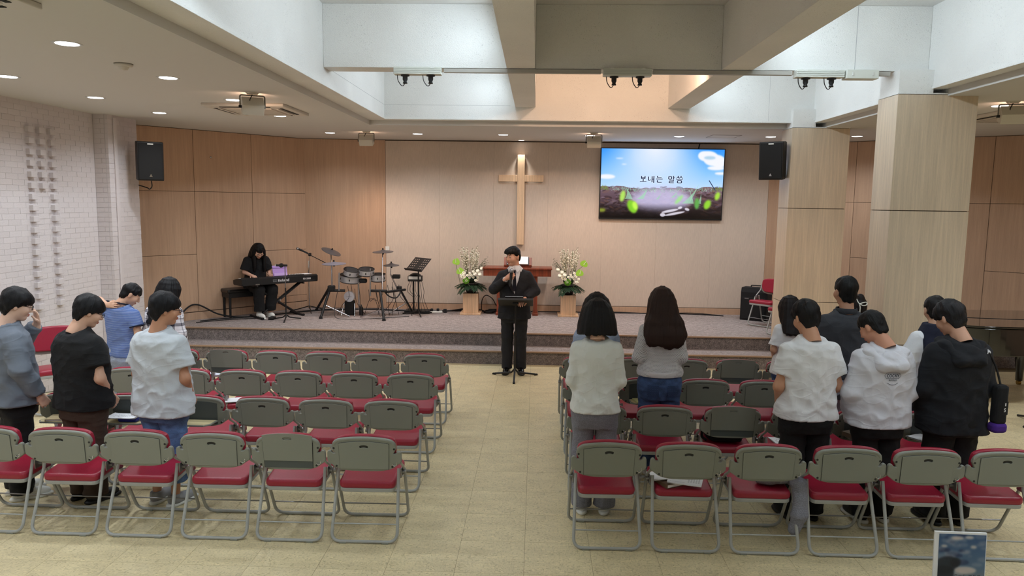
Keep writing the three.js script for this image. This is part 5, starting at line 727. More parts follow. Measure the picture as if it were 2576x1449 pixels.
function makePerson(o) {
  const fem = !!o.fem, t = thing('person', o.label, 'person', [o.pos[0], o.y || 0, o.pos[1]], o.turn || 0); t.scale.setScalar(o.H / 1.75);
  const shx = fem ? .15 : .172, shy = fem ? 1.358 : 1.36, s0 = o.seed || 1;
  const arms = { R: o.armR || ARM[fem ? 'tight' : 'clasp'], L: o.armL || ARM[fem ? 'tight' : 'clasp'] };
  const J = {}; for (const [k, q] of [['R', 1], ['L', -1]]) J[k] = { s: [q * shx, shy, .015], e: [q * arms[k][0][0], arms[k][0][1], arms[k][0][2]], w: [q * arms[k][1][0], arms[k][1][1], arms[k][1][2]] };
  // body
  const hp = o.head || {}, R_ = new THREE.Matrix4().makeRotationFromEuler(new THREE.Euler(hp.pitch || 0, hp.yaw || 0, hp.roll || 0, 'YXZ')), HM = new THREE.Matrix4().makeTranslation(0, 1.478, .012).multiply(R_).multiply(new THREE.Matrix4().makeTranslation(0, .147, -.026));
  const nk = V(0, -.1, .03).applyMatrix4(HM), lx = .095 * (o.stance || 1);
  const parts = [stack([[.86, .13, .1], [1.05, .12, .09], [1.3, .13, .085], [1.4, .09, .06]]), cap([0, 1.4, .02], [nk.x, nk.y, nk.z], fem ? .05 : .058, fem ? .046 : .054)];
  for (const k of ['R', 'L']) { const j = J[k], f = fem ? .86 : 1; parts.push(cap([j.s[0] * .95, j.s[1] - .01, j.s[2]], j.e, .045 * f, .04 * f), cap(j.e, j.w, .04 * f, .027 * f)); }
  for (const q of [1, -1]) parts.push(cap([q * .085, .9, 0], [q * lx, .5, -.005], .075, .05), cap([q * lx, .5, -.005], [q * lx, .09, .015], .048, .034));
  const bodyG = surfNet(uni(.03, ...parts), [-.5, .02, -.5], [.5, 1.62, .3], .014);
  const hands = []; for (const [k, q] of [['R', 1], ['L', -1]]) { const j = J[k], d = V(...j.w).sub(V(...j.e)).normalize(), hd = o['hand' + k] || {}; const g = HAND[hd.type || 'relax'].clone(); if (q < 0) { g.scale(-1, 1, 1); const ix = g.index.array; for (let i = 0; i < ix.length; i += 3) { const a = ix[i]; ix[i] = ix[i + 1]; ix[i + 1] = a; } } g.applyMatrix4(orient(hd.dir || [d.x, d.y, d.z], hd.palm || [-q, 0, .1])); g.translate(...j.w); g.computeVertexNormals(); hands.push(flatColor(g, o.skin || [206, 160, 132])); }
  const hg = headColors(headGeo.clone(), o.skin || [206, 160, 132]); hg.applyMatrix4(HM); hg.computeVertexNormals();
  const all = [flatColor(bodyG, o.skin || [206, 160, 132]), hg, ...hands]; const bg = mergeGeometries(all.map(g => { for (const k of Object.keys(g.attributes)) if (!['position', 'normal', 'color'].includes(k)) g.deleteAttribute(k); return g; }), false);
  const body = new THREE.Mesh(bg, skinMat); body.name = 'body'; body.castShadow = body.receiveShadow = true; t.add(body);
  // hair
  const hs = o.hair, hgm = obj('hair', hairGeo(hs.style, hs.a, hs.b), hairMat(hs.color || [16, 14, 15]), t);
  if (hs.style === 'long' || hs.style === 'bob') { const RM = new THREE.Matrix4().makeRotationFromEuler(new THREE.Euler((hp.pitch || 0) * .25, (hp.yaw || 0), (hp.roll || 0) * .4, 'YXZ')), c = V(0, 0, 0).applyMatrix4(HM); RM.setPosition(c); hgm.applyMatrix4(RM); } else hgm.applyMatrix4(HM);
  // top
  const tp = o.top, keys = (tp.keys || TORSO[fem ? 'slim' : 'tee'])(tp.hem, tp.w, tp.fl), hem = keys[0][0], fs = [stack(keys)];
  const sl = tp.sleeve ?? .62, sr = tp.sr || 1, cut = [];
  for (const k of ['R', 'L']) { const j = J[k]; if (sl <= 1) { const p = [0, 1, 2].map(i => lerp(j.s[i], j.e[i], sl)), n = V(...j.e).sub(V(...j.s)).normalize(), c = cap(j.s, j.e, (fem ? .056 : .064) * Math.sqrt(sr), (fem ? .062 : .078) * sr); fs.push((x, y, z) => Math.max(c(x, y, z), (x - p[0]) * n.x + (y - p[1]) * n.y + (z - p[2]) * n.z)); } else if (sl > 1) { const w = [0, 1, 2].map(i => lerp(j.e[i], j.w[i], Math.min(1, sl - 1))), n = V(...j.w).sub(V(...j.e)).normalize(), c1 = cap(j.s, j.e, (fem ? .054 : .062) * Math.sqrt(sr), (fem ? .052 : .06) * sr), c2 = cap(j.e, j.w, (fem ? .052 : .06) * sr, (fem ? .038 : .044) * sr); fs.push((x, y, z) => smin(c1(x, y, z), Math.max(c2(x, y, z), (x - w[0]) * n.x + (y - w[1]) * n.y + (z - w[2]) * n.z), .02)); } }
  if (tp.extra) fs.push(...tp.extra);
  let topF = uni(.035, ...fs); if (tp.cut) { const b = topF, c = tp.cut; topF = (x, y, z) => Math.max(b(x, y, z), c(x, y, z)); }
  if (tp.neck !== false) { const b = topF, nk2 = stack([[1.4, .062, .062, -.01], [1.6, .085, .085, -.03]]); const ny = tp.neckY || (fem ? 1.452 : 1.466); topF = (x, y, z) => smax(b(x, y, z), y + z * .3 - ny - 1.3 * Math.max(0, Math.abs(x) - .075), .008); }
  const top = addCloth(tp.name || 'shirt', topF, [-.48, hem - .03, -.5], [.48, 1.58, .32], tp.mat, t, tp.amp ?? .011, s0 * 7, hem, tp.h || .011);
  // trousers
  const bt = o.bottom; if (bt) { const wl = bt.w || 1, fl = bt.flare || 1, hipK = fem ? [[.72, .165 * wl, .14 * wl], [.82, .19 * wl, .155 * wl, .008], [.9, .186 * wl, .15 * wl, .01], [1.0, .16 * wl, .125 * wl]] : [[.72, .17 * wl, .135 * wl], [.82, .186 * wl, .15 * wl, .006], [.92, .18 * wl, .142 * wl], [1.0, .17 * wl, .13 * wl]];
    const lg = q => uni(.03, cap([q * .088, .86, .004], [q * lx, .5, 0], .1 * wl, .082 * wl), cap([q * lx, .5, 0], [q * lx, .07, .012], .08 * wl, .072 * wl * fl)); const A = lg(1), B = lg(-1), hips = stack(hipK), cutY = bt.cut || .055; const f = (x, y, z) => smax(smin(hips(x, y, z), Math.min(A(x, y, z), B(x, y, z)), .04), cutY - y, .006);
    const pantsM = addCloth('trousers', f, [-.32, .03, -.28], [.32, 1.03, .28], bt.mat, t, bt.amp ?? .012, s0 * 5 + 3, .4, .012, .14);
    if (bt.pockets) for (const q of [1, -1]) backPatch({ topF: f, foldTop: foldFn(bt.amp ?? .012, s0 * 5 + 3, .4) }, q * .09 - .05, q * .09 + .05, .765, .87, CL.denimPocket, 'back_pocket', pantsM); }
  for (const q of [1, -1]) { const sh = obj('shoe', shoeUp, o.shoe || M.whitePl, t); sh.position.set(q * lx, 0, .0); sh.rotation.y = q * -.12; obj('sole', shoeSole, o.sole || M.whitePl, sh); }
  if (o.glasses) { const gl = new THREE.Group(); gl.name = 'glasses'; gl.applyMatrix4(HM); t.add(gl); for (const q of [1, -1]) { obj('lens_rim', new THREE.TorusGeometry(.021, .0022, 6, 20).scale(1.1, .9, 1).translate(q * .032, -.002, -.107), M.black, gl); obj('temple', cyl([q * .056, .004, -.105], [q * .08, .004, .02], .0022, .0022, 6), M.black, gl); } obj('bridge', cyl([-.01, .0, -.11], [.01, 0, -.11], .002, .002, 6), M.black, gl); }
  t.userData.HM = undefined; return { t, HM, topF, J, foldTop: foldFn(tp.amp ?? .011, s0 * 7, hem), top };
}
function backPatch(p, x0, x1, y0, y1, mat_, name, parent, side = 1) {       // patch that follows the clothing surface
  const nx = 24, ny = 18, pos = [], uv = [], idx = []; for (let j = 0; j <= ny; j++) for (let i = 0; i <= nx; i++) { const x = lerp(x0, x1, i / nx), y = lerp(y0, y1, j / ny); let z = .4 * side; for (let k = 0; k < 60; k++) { const d = p.topF(x, y, z); if (d < .0005) break; z -= side * d * .8; } pos.push(x, y, z + side * (.004 + Math.max(0, p.foldTop(x, y, z)))); uv.push(i / nx, j / ny); }
  for (let j = 0; j < ny; j++) for (let i = 0; i < nx; i++) { const a = j * (nx + 1) + i, b = a + 1, c = a + nx + 1, d = c + 1; side > 0 ? idx.push(a, b, d, a, d, c) : idx.push(a, d, b, a, c, d); }
  const g = new THREE.BufferGeometry(); g.setAttribute('position', new THREE.Float32BufferAttribute(pos, 3)); g.setAttribute('uv', new THREE.Float32BufferAttribute(uv, 2)); g.setIndex(idx); g.computeVertexNormals(); return obj(name, g, mat_, parent);
}
// ---------------------------------------------------------------- the congregation
const BLK = [15, 14, 16], DKB = [46, 29, 24];
const blackShoe = mat([18, 18, 19], .5), grayShoe = mat([150, 150, 152], .7);
{ // left block
  makePerson({ label: 'person in grey hooded jacket cut by the left edge', pos: [-4.14, -5.56], turn: -.75, H: 1.7, seed: 1, hair: { style: 'mop', color: BLK }, head: { pitch: -.3, yaw: -.1 }, glasses: true, skin: [226, 186, 164], top: { name: 'jacket', mat: CL.grayJacket, hem: .81, w: 1.04, sleeve: 1.9, sr: 1.2, amp: .016, extra: [uni(.03, ell([0, 1.43, .1], [.1, .06, .05]), ell([0, 1.48, .05], [.085, .03, .07]))] }, armR: [[.26, 1.12, .0], [.23, .88, -.13]], armL: [[.25, 1.2, -.1], [.06, 1.44, -.2]], handR: { type: 'grip', palm: [-1, 0, 0] }, handL: { dir: [.3, .9, .1], palm: [.2, .2, 1] }, bottom: { mat: CL.blackPants, w: 1.04 }, shoe: M.whitePl });
  makePerson({ label: 'person in black T-shirt and glasses with brown trousers', pos: [-3.56, -5.53], turn: -.38, H: 1.665, seed: 2, hair: { style: 'mop', color: BLK }, head: { pitch: -.42, yaw: -.35 }, glasses: true, skin: [214, 168, 142], top: { mat: CL.black, hem: .81, w: 1.12, sleeve: .64, sr: 1.25, amp: .011 }, bottom: { mat: CL.brown, w: 1.08 }, shoe: blackShoe, sole: blackShoe });
  makePerson({ label: 'person in light grey T-shirt and blue jeans with glasses', pos: [-2.9, -5.5], turn: -.28, H: 1.69, seed: 3, hair: { style: 'mop', color: [16, 16, 20] }, head: { pitch: -.16, yaw: -.62 }, glasses: true, skin: [190, 138, 108], top: { mat: CL.lightGray, hem: .77, w: 1.1, fl: 1.04, sleeve: .68, sr: 1.25, amp: .016 }, bottom: { mat: CL.denimLight, w: 1.06, cut: .2 }, shoe: grayShoe });
  const b = makePerson({ label: 'person in blue striped T-shirt with a hand on the neck', pos: [-4.3, -7.4], turn: -.2, H: 1.56, seed: 4, hair: { style: 'short', color: BLK }, head: { pitch: -.62, yaw: -.75 }, skin: [212, 166, 138], top: { mat: CL.stripe, hem: .86, w: .92, sleeve: .6, sr: 1.05, amp: .008 }, armL: [[.33, 1.5, -.02], [.115, 1.47, .095]], handL: { dir: [.9, .1, .1], palm: [.1, -.3, -1] }, armR: [[.23, 1.13, .03], [.1, .98, -.2]], bottom: { mat: CL.denimPale, w: .96 }, shoe: grayShoe });
  obj('neck_band', new THREE.TorusGeometry(.076, .009, 8, 30).rotateX(Math.PI / 2 - .28).translate(0, 1.474, .014), CL.navy, b.t);
  for (const k of ['R', 'L']) { const j = b.J[k], n = V(...j.e).sub(V(...j.s)).normalize(), c = V(...j.s).lerp(V(...j.e), .585); const g = new THREE.TorusGeometry(.079, .008, 8, 26); g.applyQuaternion(new THREE.Quaternion().setFromUnitVectors(V(0, 0, 1), n)); obj('sleeve_band', g.translate(c.x, c.y, c.z), CL.navy, b.t); }
  makePerson({ label: 'person with long black hair in a black and white plaid shirt', pos: [-3.86, -7.42], turn: -.12, H: 1.61, fem: true, seed: 5, hair: { style: 'long', a: .46, b: 1.05, color: [13, 12, 15] }, head: { pitch: -.35, yaw: -.25, roll: -.12 }, top: { mat: CL.plaid, hem: .82, w: 1.14, sleeve: 1.85, sr: 1.2, amp: .01 }, bottom: { mat: CL.denim }, shoe: M.whitePl });
}
{ // right block
  makePerson({ label: 'person with black bob in white long sleeved top and grey sweatpants', pos: [.485, -5.56], turn: -.02, H: 1.7, fem: true, seed: 6, hair: { style: 'bob', color: [17, 15, 17] }, head: { pitch: -.3, yaw: 0 }, skin: [216, 172, 146], top: { name: 'long_sleeved_top', mat: CL.whiteWarm, hem: .85, w: .97, sleeve: 1.92, sr: .95, amp: .012, neckY: 1.44 }, armR: [[.185, 1.09, .03], [.11, .95, -.16]], armL: [[.185, 1.09, .03], [.11, .95, -.16]], bottom: { mat: CL.sweat, w: .93, flare: 1.2, amp: .007 }, shoe: M.whitePl });
  const bob = null;
  makePerson({ label: 'person in washed denim jacket hidden behind the black bob', pos: [.555, -6.46], turn: .1, H: 1.635, fem: true, seed: 7, hair: { style: 'bob', color: [22, 18, 19] }, head: { pitch: -.2, yaw: -.1 }, top: { name: 'denim_jacket', mat: CL.washed, hem: .8, w: 1.02, sleeve: 1.9, sr: 1.15, amp: .013 }, armR: [[.2, 1.1, .03], [.1, .98, -.2]], armL: [[.2, 1.1, .03], [.1, .98, -.2]], bottom: { mat: CL.denimLight }, shoe: M.whitePl });
  const kn = makePerson({ label: 'person with long brown hair in white knit sweater and jeans', pos: [1.13, -6.44], turn: .06, H: 1.695, fem: true, seed: 8, hair: { style: 'long', a: .44, b: 1.3, color: DKB }, head: { pitch: -.1, yaw: .1 }, skin: [220, 172, 146], top: { name: 'sweater', mat: CL.knit, hem: .94, w: .97, fl: 1.06, sleeve: 1.9, sr: 1.15, amp: .008 }, armR: [[.175, 1.11, .05], [.08, 1.12, -.22]], armL: [[.205, 1.11, .03], [.1, 1.24, -.22]], handL: { dir: [.2, .9, -.1], palm: [1, 0, 0] }, bottom: { mat: CL.denim, w: 1.0, pockets: true }, shoe: M.whitePl });
  obj('ribbed_hem', (() => { const g = stackRing(.942, .992, .206, .166); return g; })(), cloth([222, 220, 224]), kn.t);
  const g9 = makePerson({ label: 'person with long wavy dark hair in white T-shirt by the pillar', pos: [2.6, -7.36], turn: .05, H: 1.53, fem: true, seed: 9, hair: { style: 'long', a: .36, b: 1.1, color: [24, 18, 19] }, head: { pitch: -.25, yaw: .25, roll: .1 }, top: { mat: CL.white, hem: .84, w: 1.08, sleeve: .8, sr: 1.2, amp: .01 }, armL: [[.21, 1.12, .03], [.12, .98, -.18]], bottom: { mat: CL.denim }, shoe: M.whitePl });
  makePerson({ label: 'person in white T-shirt and black trousers, back to camera', pos: [2.1, -5.55], turn: .12, H: 1.715, seed: 10, hair: { style: 'mop', color: [18, 16, 18] }, head: { pitch: -.42, yaw: .1 }, skin: [204, 152, 122], top: { mat: CL.white, hem: .83, w: 1.03, sleeve: .66, sr: 1.08, amp: .015 }, bottom: { mat: CL.blackPants, w: 1.06, flare: 1.15 }, shoe: blackShoe, sole: blackShoe });
  const tl = makePerson({ label: 'tallest person, in charcoal shirt, standing behind the white T-shirt', pos: [2.74, -6.46], turn: -.06, H: 1.81, seed: 11, hair: { style: 'short', color: [14, 14, 15] }, head: { pitch: -.05, yaw: .14 }, skin: [196, 148, 122], top: { mat: CL.charcoal, hem: .72, w: 1.06, sleeve: .75, sr: 1.12, amp: .013 }, bottom: { mat: CL.denimPale, w: 1.1 }, shoe: M.whitePl });
  obj('collar', stackRing(1.445, 1.49, .078, .078, .016), CL.charcoal, tl.t);
  const bn = makePerson({ label: 'person with a hair bun and white ribbon clip', pos: [3.28, -7.42], turn: 0, H: 1.52, fem: true, seed: 12, hair: { style: 'bun', color: [30, 22, 20] }, head: { pitch: -.15, yaw: -.2 }, top: { mat: CL.navy, hem: .84, w: 1.05, sleeve: .6 }, bottom: { mat: CL.blackPants }, shoe: blackShoe, sole: blackShoe });
  const rb = obj('ribbon_clip', [tube([[-.045, .1, .09], [-.02, .045, .118], [.02, .055, .125], [.055, .062, .115], [.062, .035, .118], [.02, .022, .13], [-.02, .04, .13]], .006, 30, 6), tube([[-.02, .042, .126], [-.012, .0, .13], [-.012, -.06, .122]], .006, 14, 6)], mat([240, 238, 226], .5), bn.t); rb.applyMatrix4(bn.HM);
  const hd = makePerson({ label: 'person in white hooded windbreaker with printed back', pos: [2.64, -5.54], turn: .12, H: 1.665, seed: 13, hair: { style: 'short', color: [18, 17, 18] }, head: { pitch: -.6, yaw: .45 }, skin: [208, 150, 122], top: { name: 'windbreaker', mat: CL.offwhite, hem: .81, w: 1.1, fl: 1.02, sleeve: 1.9, sr: 1.22, amp: .016 }, bottom: { mat: CL.blackPants, w: 1.05 }, shoe: blackShoe });
  hood(hd, CL.offwhite, 5);
  const pr = document.createElement('canvas'); pr.width = 512; pr.height = 320; { const g = pr.getContext('2d'); g.fillStyle = '#000'; g.fillRect(0, 0, 512, 320); g.strokeStyle = g.fillStyle = '#fff'; g.textAlign = 'center'; g.font = 'bold 30px sans-serif'; g.fillText('C O C K Y', 256, 40); g.lineWidth = 7; g.beginPath(); g.moveTo(110, 62); g.lineTo(402, 62); g.lineTo(450, 118); g.lineTo(402, 174); g.lineTo(110, 174); g.lineTo(62, 118); g.closePath(); g.stroke(); g.font = 'bold 92px sans-serif'; g.fillText('COCKY', 256, 150); g.font = 'bold 44px sans-serif'; g.fillText('BUFFALO', 256, 224); g.lineWidth = 8; g.beginPath(); g.moveTo(130, 262); g.quadraticCurveTo(256, 350, 382, 262); g.stroke(); g.beginPath(); g.moveTo(40, 10); g.lineTo(120, 50); g.moveTo(472, 10); g.lineTo(392, 50); g.stroke(); }
  const al = new THREE.CanvasTexture(pr); al.magFilter = THREE.LinearFilter;
  backPatch(hd, -.09, .09, 1.165, 1.29, new THREE.MeshStandardMaterial({ color: C(70, 76, 92), roughness: .8, alphaMap: al, transparent: true }), 'back_print', hd.t);
  makePerson({ label: 'person in white blouse with navy vest, mostly hidden by black hoodie', pos: [3.53, -6.48], turn: 0, H: 1.65, fem: true, seed: 14, hair: { style: 'short', color: [20, 17, 17] }, head: { pitch: -.2, yaw: -.2 }, top: { name: 'blouse', mat: CL.white, hem: .8, w: 1.1, sleeve: 1.9, sr: 1.5, amp: .01 }, armR: [[.25, 1.15, .03], [.1, 1.04, -.2]], armL: [[.25, 1.15, .03], [.1, 1.04, -.2]], bottom: { mat: CL.navy }, shoe: blackShoe });
  { const v = scene.children[scene.children.length - 1]; const f = smaxF(stack([[.84, .232, .19], [1.1, .205, .165], [1.3, .2, .16, .01], [1.42, .13, .125, .018], [1.5, .1, .1, .018]]), (x, y, z) => Math.max(-1, Math.abs(x) - .145 + .0 * y)); addCloth('vest', f, [-.3, .8, -.25], [.3, 1.52, .26], CL.navy, v, .005, 99, .84); }
  const bh = makePerson({ label: 'person in black hoodie and black trousers at the right', pos: [3.2, -5.54], turn: .08, H: 1.74, seed: 15, hair: { style: 'mop', color: [26, 24, 26] }, head: { pitch: -.5, yaw: .3 }, skin: [204, 156, 130], top: { name: 'hoodie', mat: CL.nearBlack, hem: .74, w: 1.12, sleeve: 1.9, sr: 1.22, amp: .013 }, bottom: { mat: CL.blackPants, w: 1.12 }, shoe: blackShoe, sole: blackShoe });
  hood(bh, CL.nearBlack, 9);
  const lg = document.createElement('canvas'); lg.width = 256; lg.height = 128; { const g = lg.getContext('2d'); g.fillStyle = '#000'; g.fillRect(0, 0, 256, 128); g.fillStyle = '#fff'; g.beginPath(); g.moveTo(10, 118); g.quadraticCurveTo(20, 16, 120, 10); g.lineTo(150, 10); g.quadraticCurveTo(236, 30, 246, 118); g.closePath(); g.fill(); g.fillStyle = '#000'; g.beginPath(); g.ellipse(120, 118, 60, 40, 0, Math.PI, 7); g.fill(); }
  const la = new THREE.CanvasTexture(lg); backPatch(bh, .135, .185, 1.36, 1.395, new THREE.MeshStandardMaterial({ color: C(206, 208, 212), roughness: .7, alphaMap: la, transparent: true }), 'shoulder_logo', bh.t);
  const bg = thing('crossbody_bag', 'small black bag with purple base at the hip of the black hoodie', 'bag', [3.46, .76, -5.4], .1); obj('pouch', bx(.1, .3, .08, 0, .22, 0, .03, 3), CL.black, bg); obj('purple_base', bx(.115, .08, .09, 0, .045, 0, .03, 3), cloth([70, 34, 130]), bg); obj('strap', tube([[0, .36, 0], [-.03, .5, -.03], [-.09, .62, -.05]], .008, 14, 6), M.black, bg); obj('buckle', bx(.02, .05, .02, .05, .33, .0, .005), M.black, bg); const sc = canvasTex(64, 128, (g) => { g.fillStyle = '#0d0d0f'; g.fillRect(0, 0, 64, 128); g.fillStyle = '#e6e6e6'; g.font = 'bold 50px sans-serif'; g.fillText('S', 14, 100); g.fillRect(24, 14, 14, 30); }); obj('print', (() => { const g = new THREE.PlaneGeometry(.04, .1); g.translate(.02, .2, .0415); return g; })(), texm(sc, .8), bg);
}
function hood(p, m, s) { const f = uni(.03, cap([.105, 1.43, -.04], [.135, 1.4, .06], .034, .044), cap([.135, 1.4, .06], [.075, 1.315, .15], .044, .045), cap([.075, 1.315, .15], [-.075, 1.315, .15], .045, .045), cap([-.075, 1.315, .15], [-.135, 1.4, .06], .045, .044), cap([-.135, 1.4, .06], [-.105, 1.43, -.04], .044, .034), ell([0, 1.36, .12], [.09, .07, .04])); addCloth('hood', f, [-.22, 1.22, -.12], [.22, 1.52, .24], m, p.t, .012, 80 + s, 1.2, .008); }
function stackRing(y0, y1, w, d, zc = 0) { const a = [], n = 48; const prof = [[y0, .0], [y0, .006], [(y0 + y1) / 2, .01], [y1, .006], [y1, .0]], pos = [], idx = []; for (const [y, o] of prof) for (let i = 0; i < n; i++) { const t = i / n * Math.PI * 2; pos.push(Math.sin(t) * (w + o), y, zc + Math.cos(t) * (d + o)); } for (let j = 0; j < prof.length - 1; j++) for (let i = 0; i < n; i++) { const p = j * n + i, q = j * n + (i + 1) % n; idx.push(p, q, p + n, q, q + n, p + n); } const g = new THREE.BufferGeometry(); g.setAttribute('position', new THREE.Float32BufferAttribute(pos, 3)); g.setIndex(idx); g.computeVertexNormals(); return cylUV(g); }
function smaxF(a, b) { return (x, y, z) => Math.max(a(x, y, z), b(x, y, z)); }
// ---------------------------------------------------------------- the speaker at the front
{
  const wedge = (x, y, z) => -Math.max(Math.abs(x) - (y - 1.1) * .26, z + .02, 1.1 - y);
  const p = makePerson({ label: 'person in dark suit and tie speaking into a microphone', pos: [-.285, -10.24], turn: Math.PI, H: 1.8, seed: 20, hair: { style: 'swept', color: [14, 13, 14] }, head: { pitch: -.12, yaw: -.75 }, skin: [222, 168, 142], top: { name: 'suit_jacket', mat: CL.suit, hem: .77, w: 1.03, sleeve: 1.86, sr: 1.08, amp: .008, cut: wedge }, armR: [[.285, 1.17, -.07], [.1, 1.345, -.235]], handR: { type: 'grip', dir: [-.75, .55, -.1], palm: [-.15, 0, 1] }, armL: [[.285, 1.15, -.02], [.13, 1.06, -.25]], handL: { type: 'relax', dir: [.4, -.3, -1], palm: [0, -1, .2] }, bottom: { mat: CL.suit, w: .94, amp: .008 }, shoe: phys([10, 10, 11], .2), sole: blackShoe });
  const shirt = stack([[.9, .17, .12], [1.1, .175, .128], [1.3, .19, .122, .006], [1.4, .16, .1, .014], [1.45, .11, .085, .016], [1.5, .068, .068, .012]]); addCloth('dress_shirt', shirt, [-.25, .86, -.2], [.25, 1.53, .2], CL.white, p.t, .002, 5, .9, .01);
  for (const q of [1, -1]) { const g = extr(poly([[0, 0], [q * .052, .045], [q * .07, .0], [q * .03, -.055]]), .006, .002); g.rotateX(.45); g.translate(q * .006, 1.458, -.085); const c = obj('shirt_collar', g, CL.white, p.t); const l = extr(poly([[q * .012, 1.12], [q * .075, 1.43], [q * .115, 1.36], [q * .1, 1.33], [q * .118, 1.315]]), .008, .002); const pp = l.attributes.position; for (let i = 0; i < pp.count; i++) { const y = pp.getY(i), x = pp.getX(i); let z = -.4; for (let k = 0; k < 50; k++) { const d = p.topF(x + q * .012, y, z); if (d < .001) break; z += d * .8; } pp.setZ(i, pp.getZ(i) * -.6 + z - .002); } l.computeVertexNormals(); obj('lapel', l, CL.suit, p.t); }
  obj('tie', (() => { const g = extr(poly([[-.016, .018], [.016, .018], [.013, -.012], [.03, -.25], [0, -.31], [-.03, -.25], [-.013, -.012]]), .01, .003); g.rotateX(-.06); g.translate(0, 1.425, -.142); return g; })(), cloth([16, 18, 34], { roughness: .5 }), p.t);
  obj('cuff', cyl(p.J.R.w.map((v, i) => lerp(v, p.J.R.e[i], .08)), p.J.R.w.map((v, i) => lerp(v, p.J.R.e[i], .2)), .038, .042, 18), CL.white, p.t);
  const W = V(.045, 1.37, -.275).applyEuler(new THREE.Euler(0, Math.PI, 0)).multiplyScalar(1.79 / 1.75).add(V(-.285, 0, -10.24));
  const m = thing('handheld_microphone', 'black microphone with steel mesh head held by the speaker', 'microphone', [W.x, W.y, W.z]); m.rotation.set(-.25, 0, -.08); obj('mesh_head', new THREE.SphereGeometry(.029, 18, 12).scale(1, 1.15, 1).translate(0, .09, 0), mat([170, 170, 176], .4, { metalness: .8 }), m); obj('collar_ring', cyl([0, .06, 0], [0, .072, 0], .026, .028, 18), M.steel, m); obj('handle', cyl([0, -.13, 0], [0, .065, 0], .014, .021, 16), M.black, m);
}
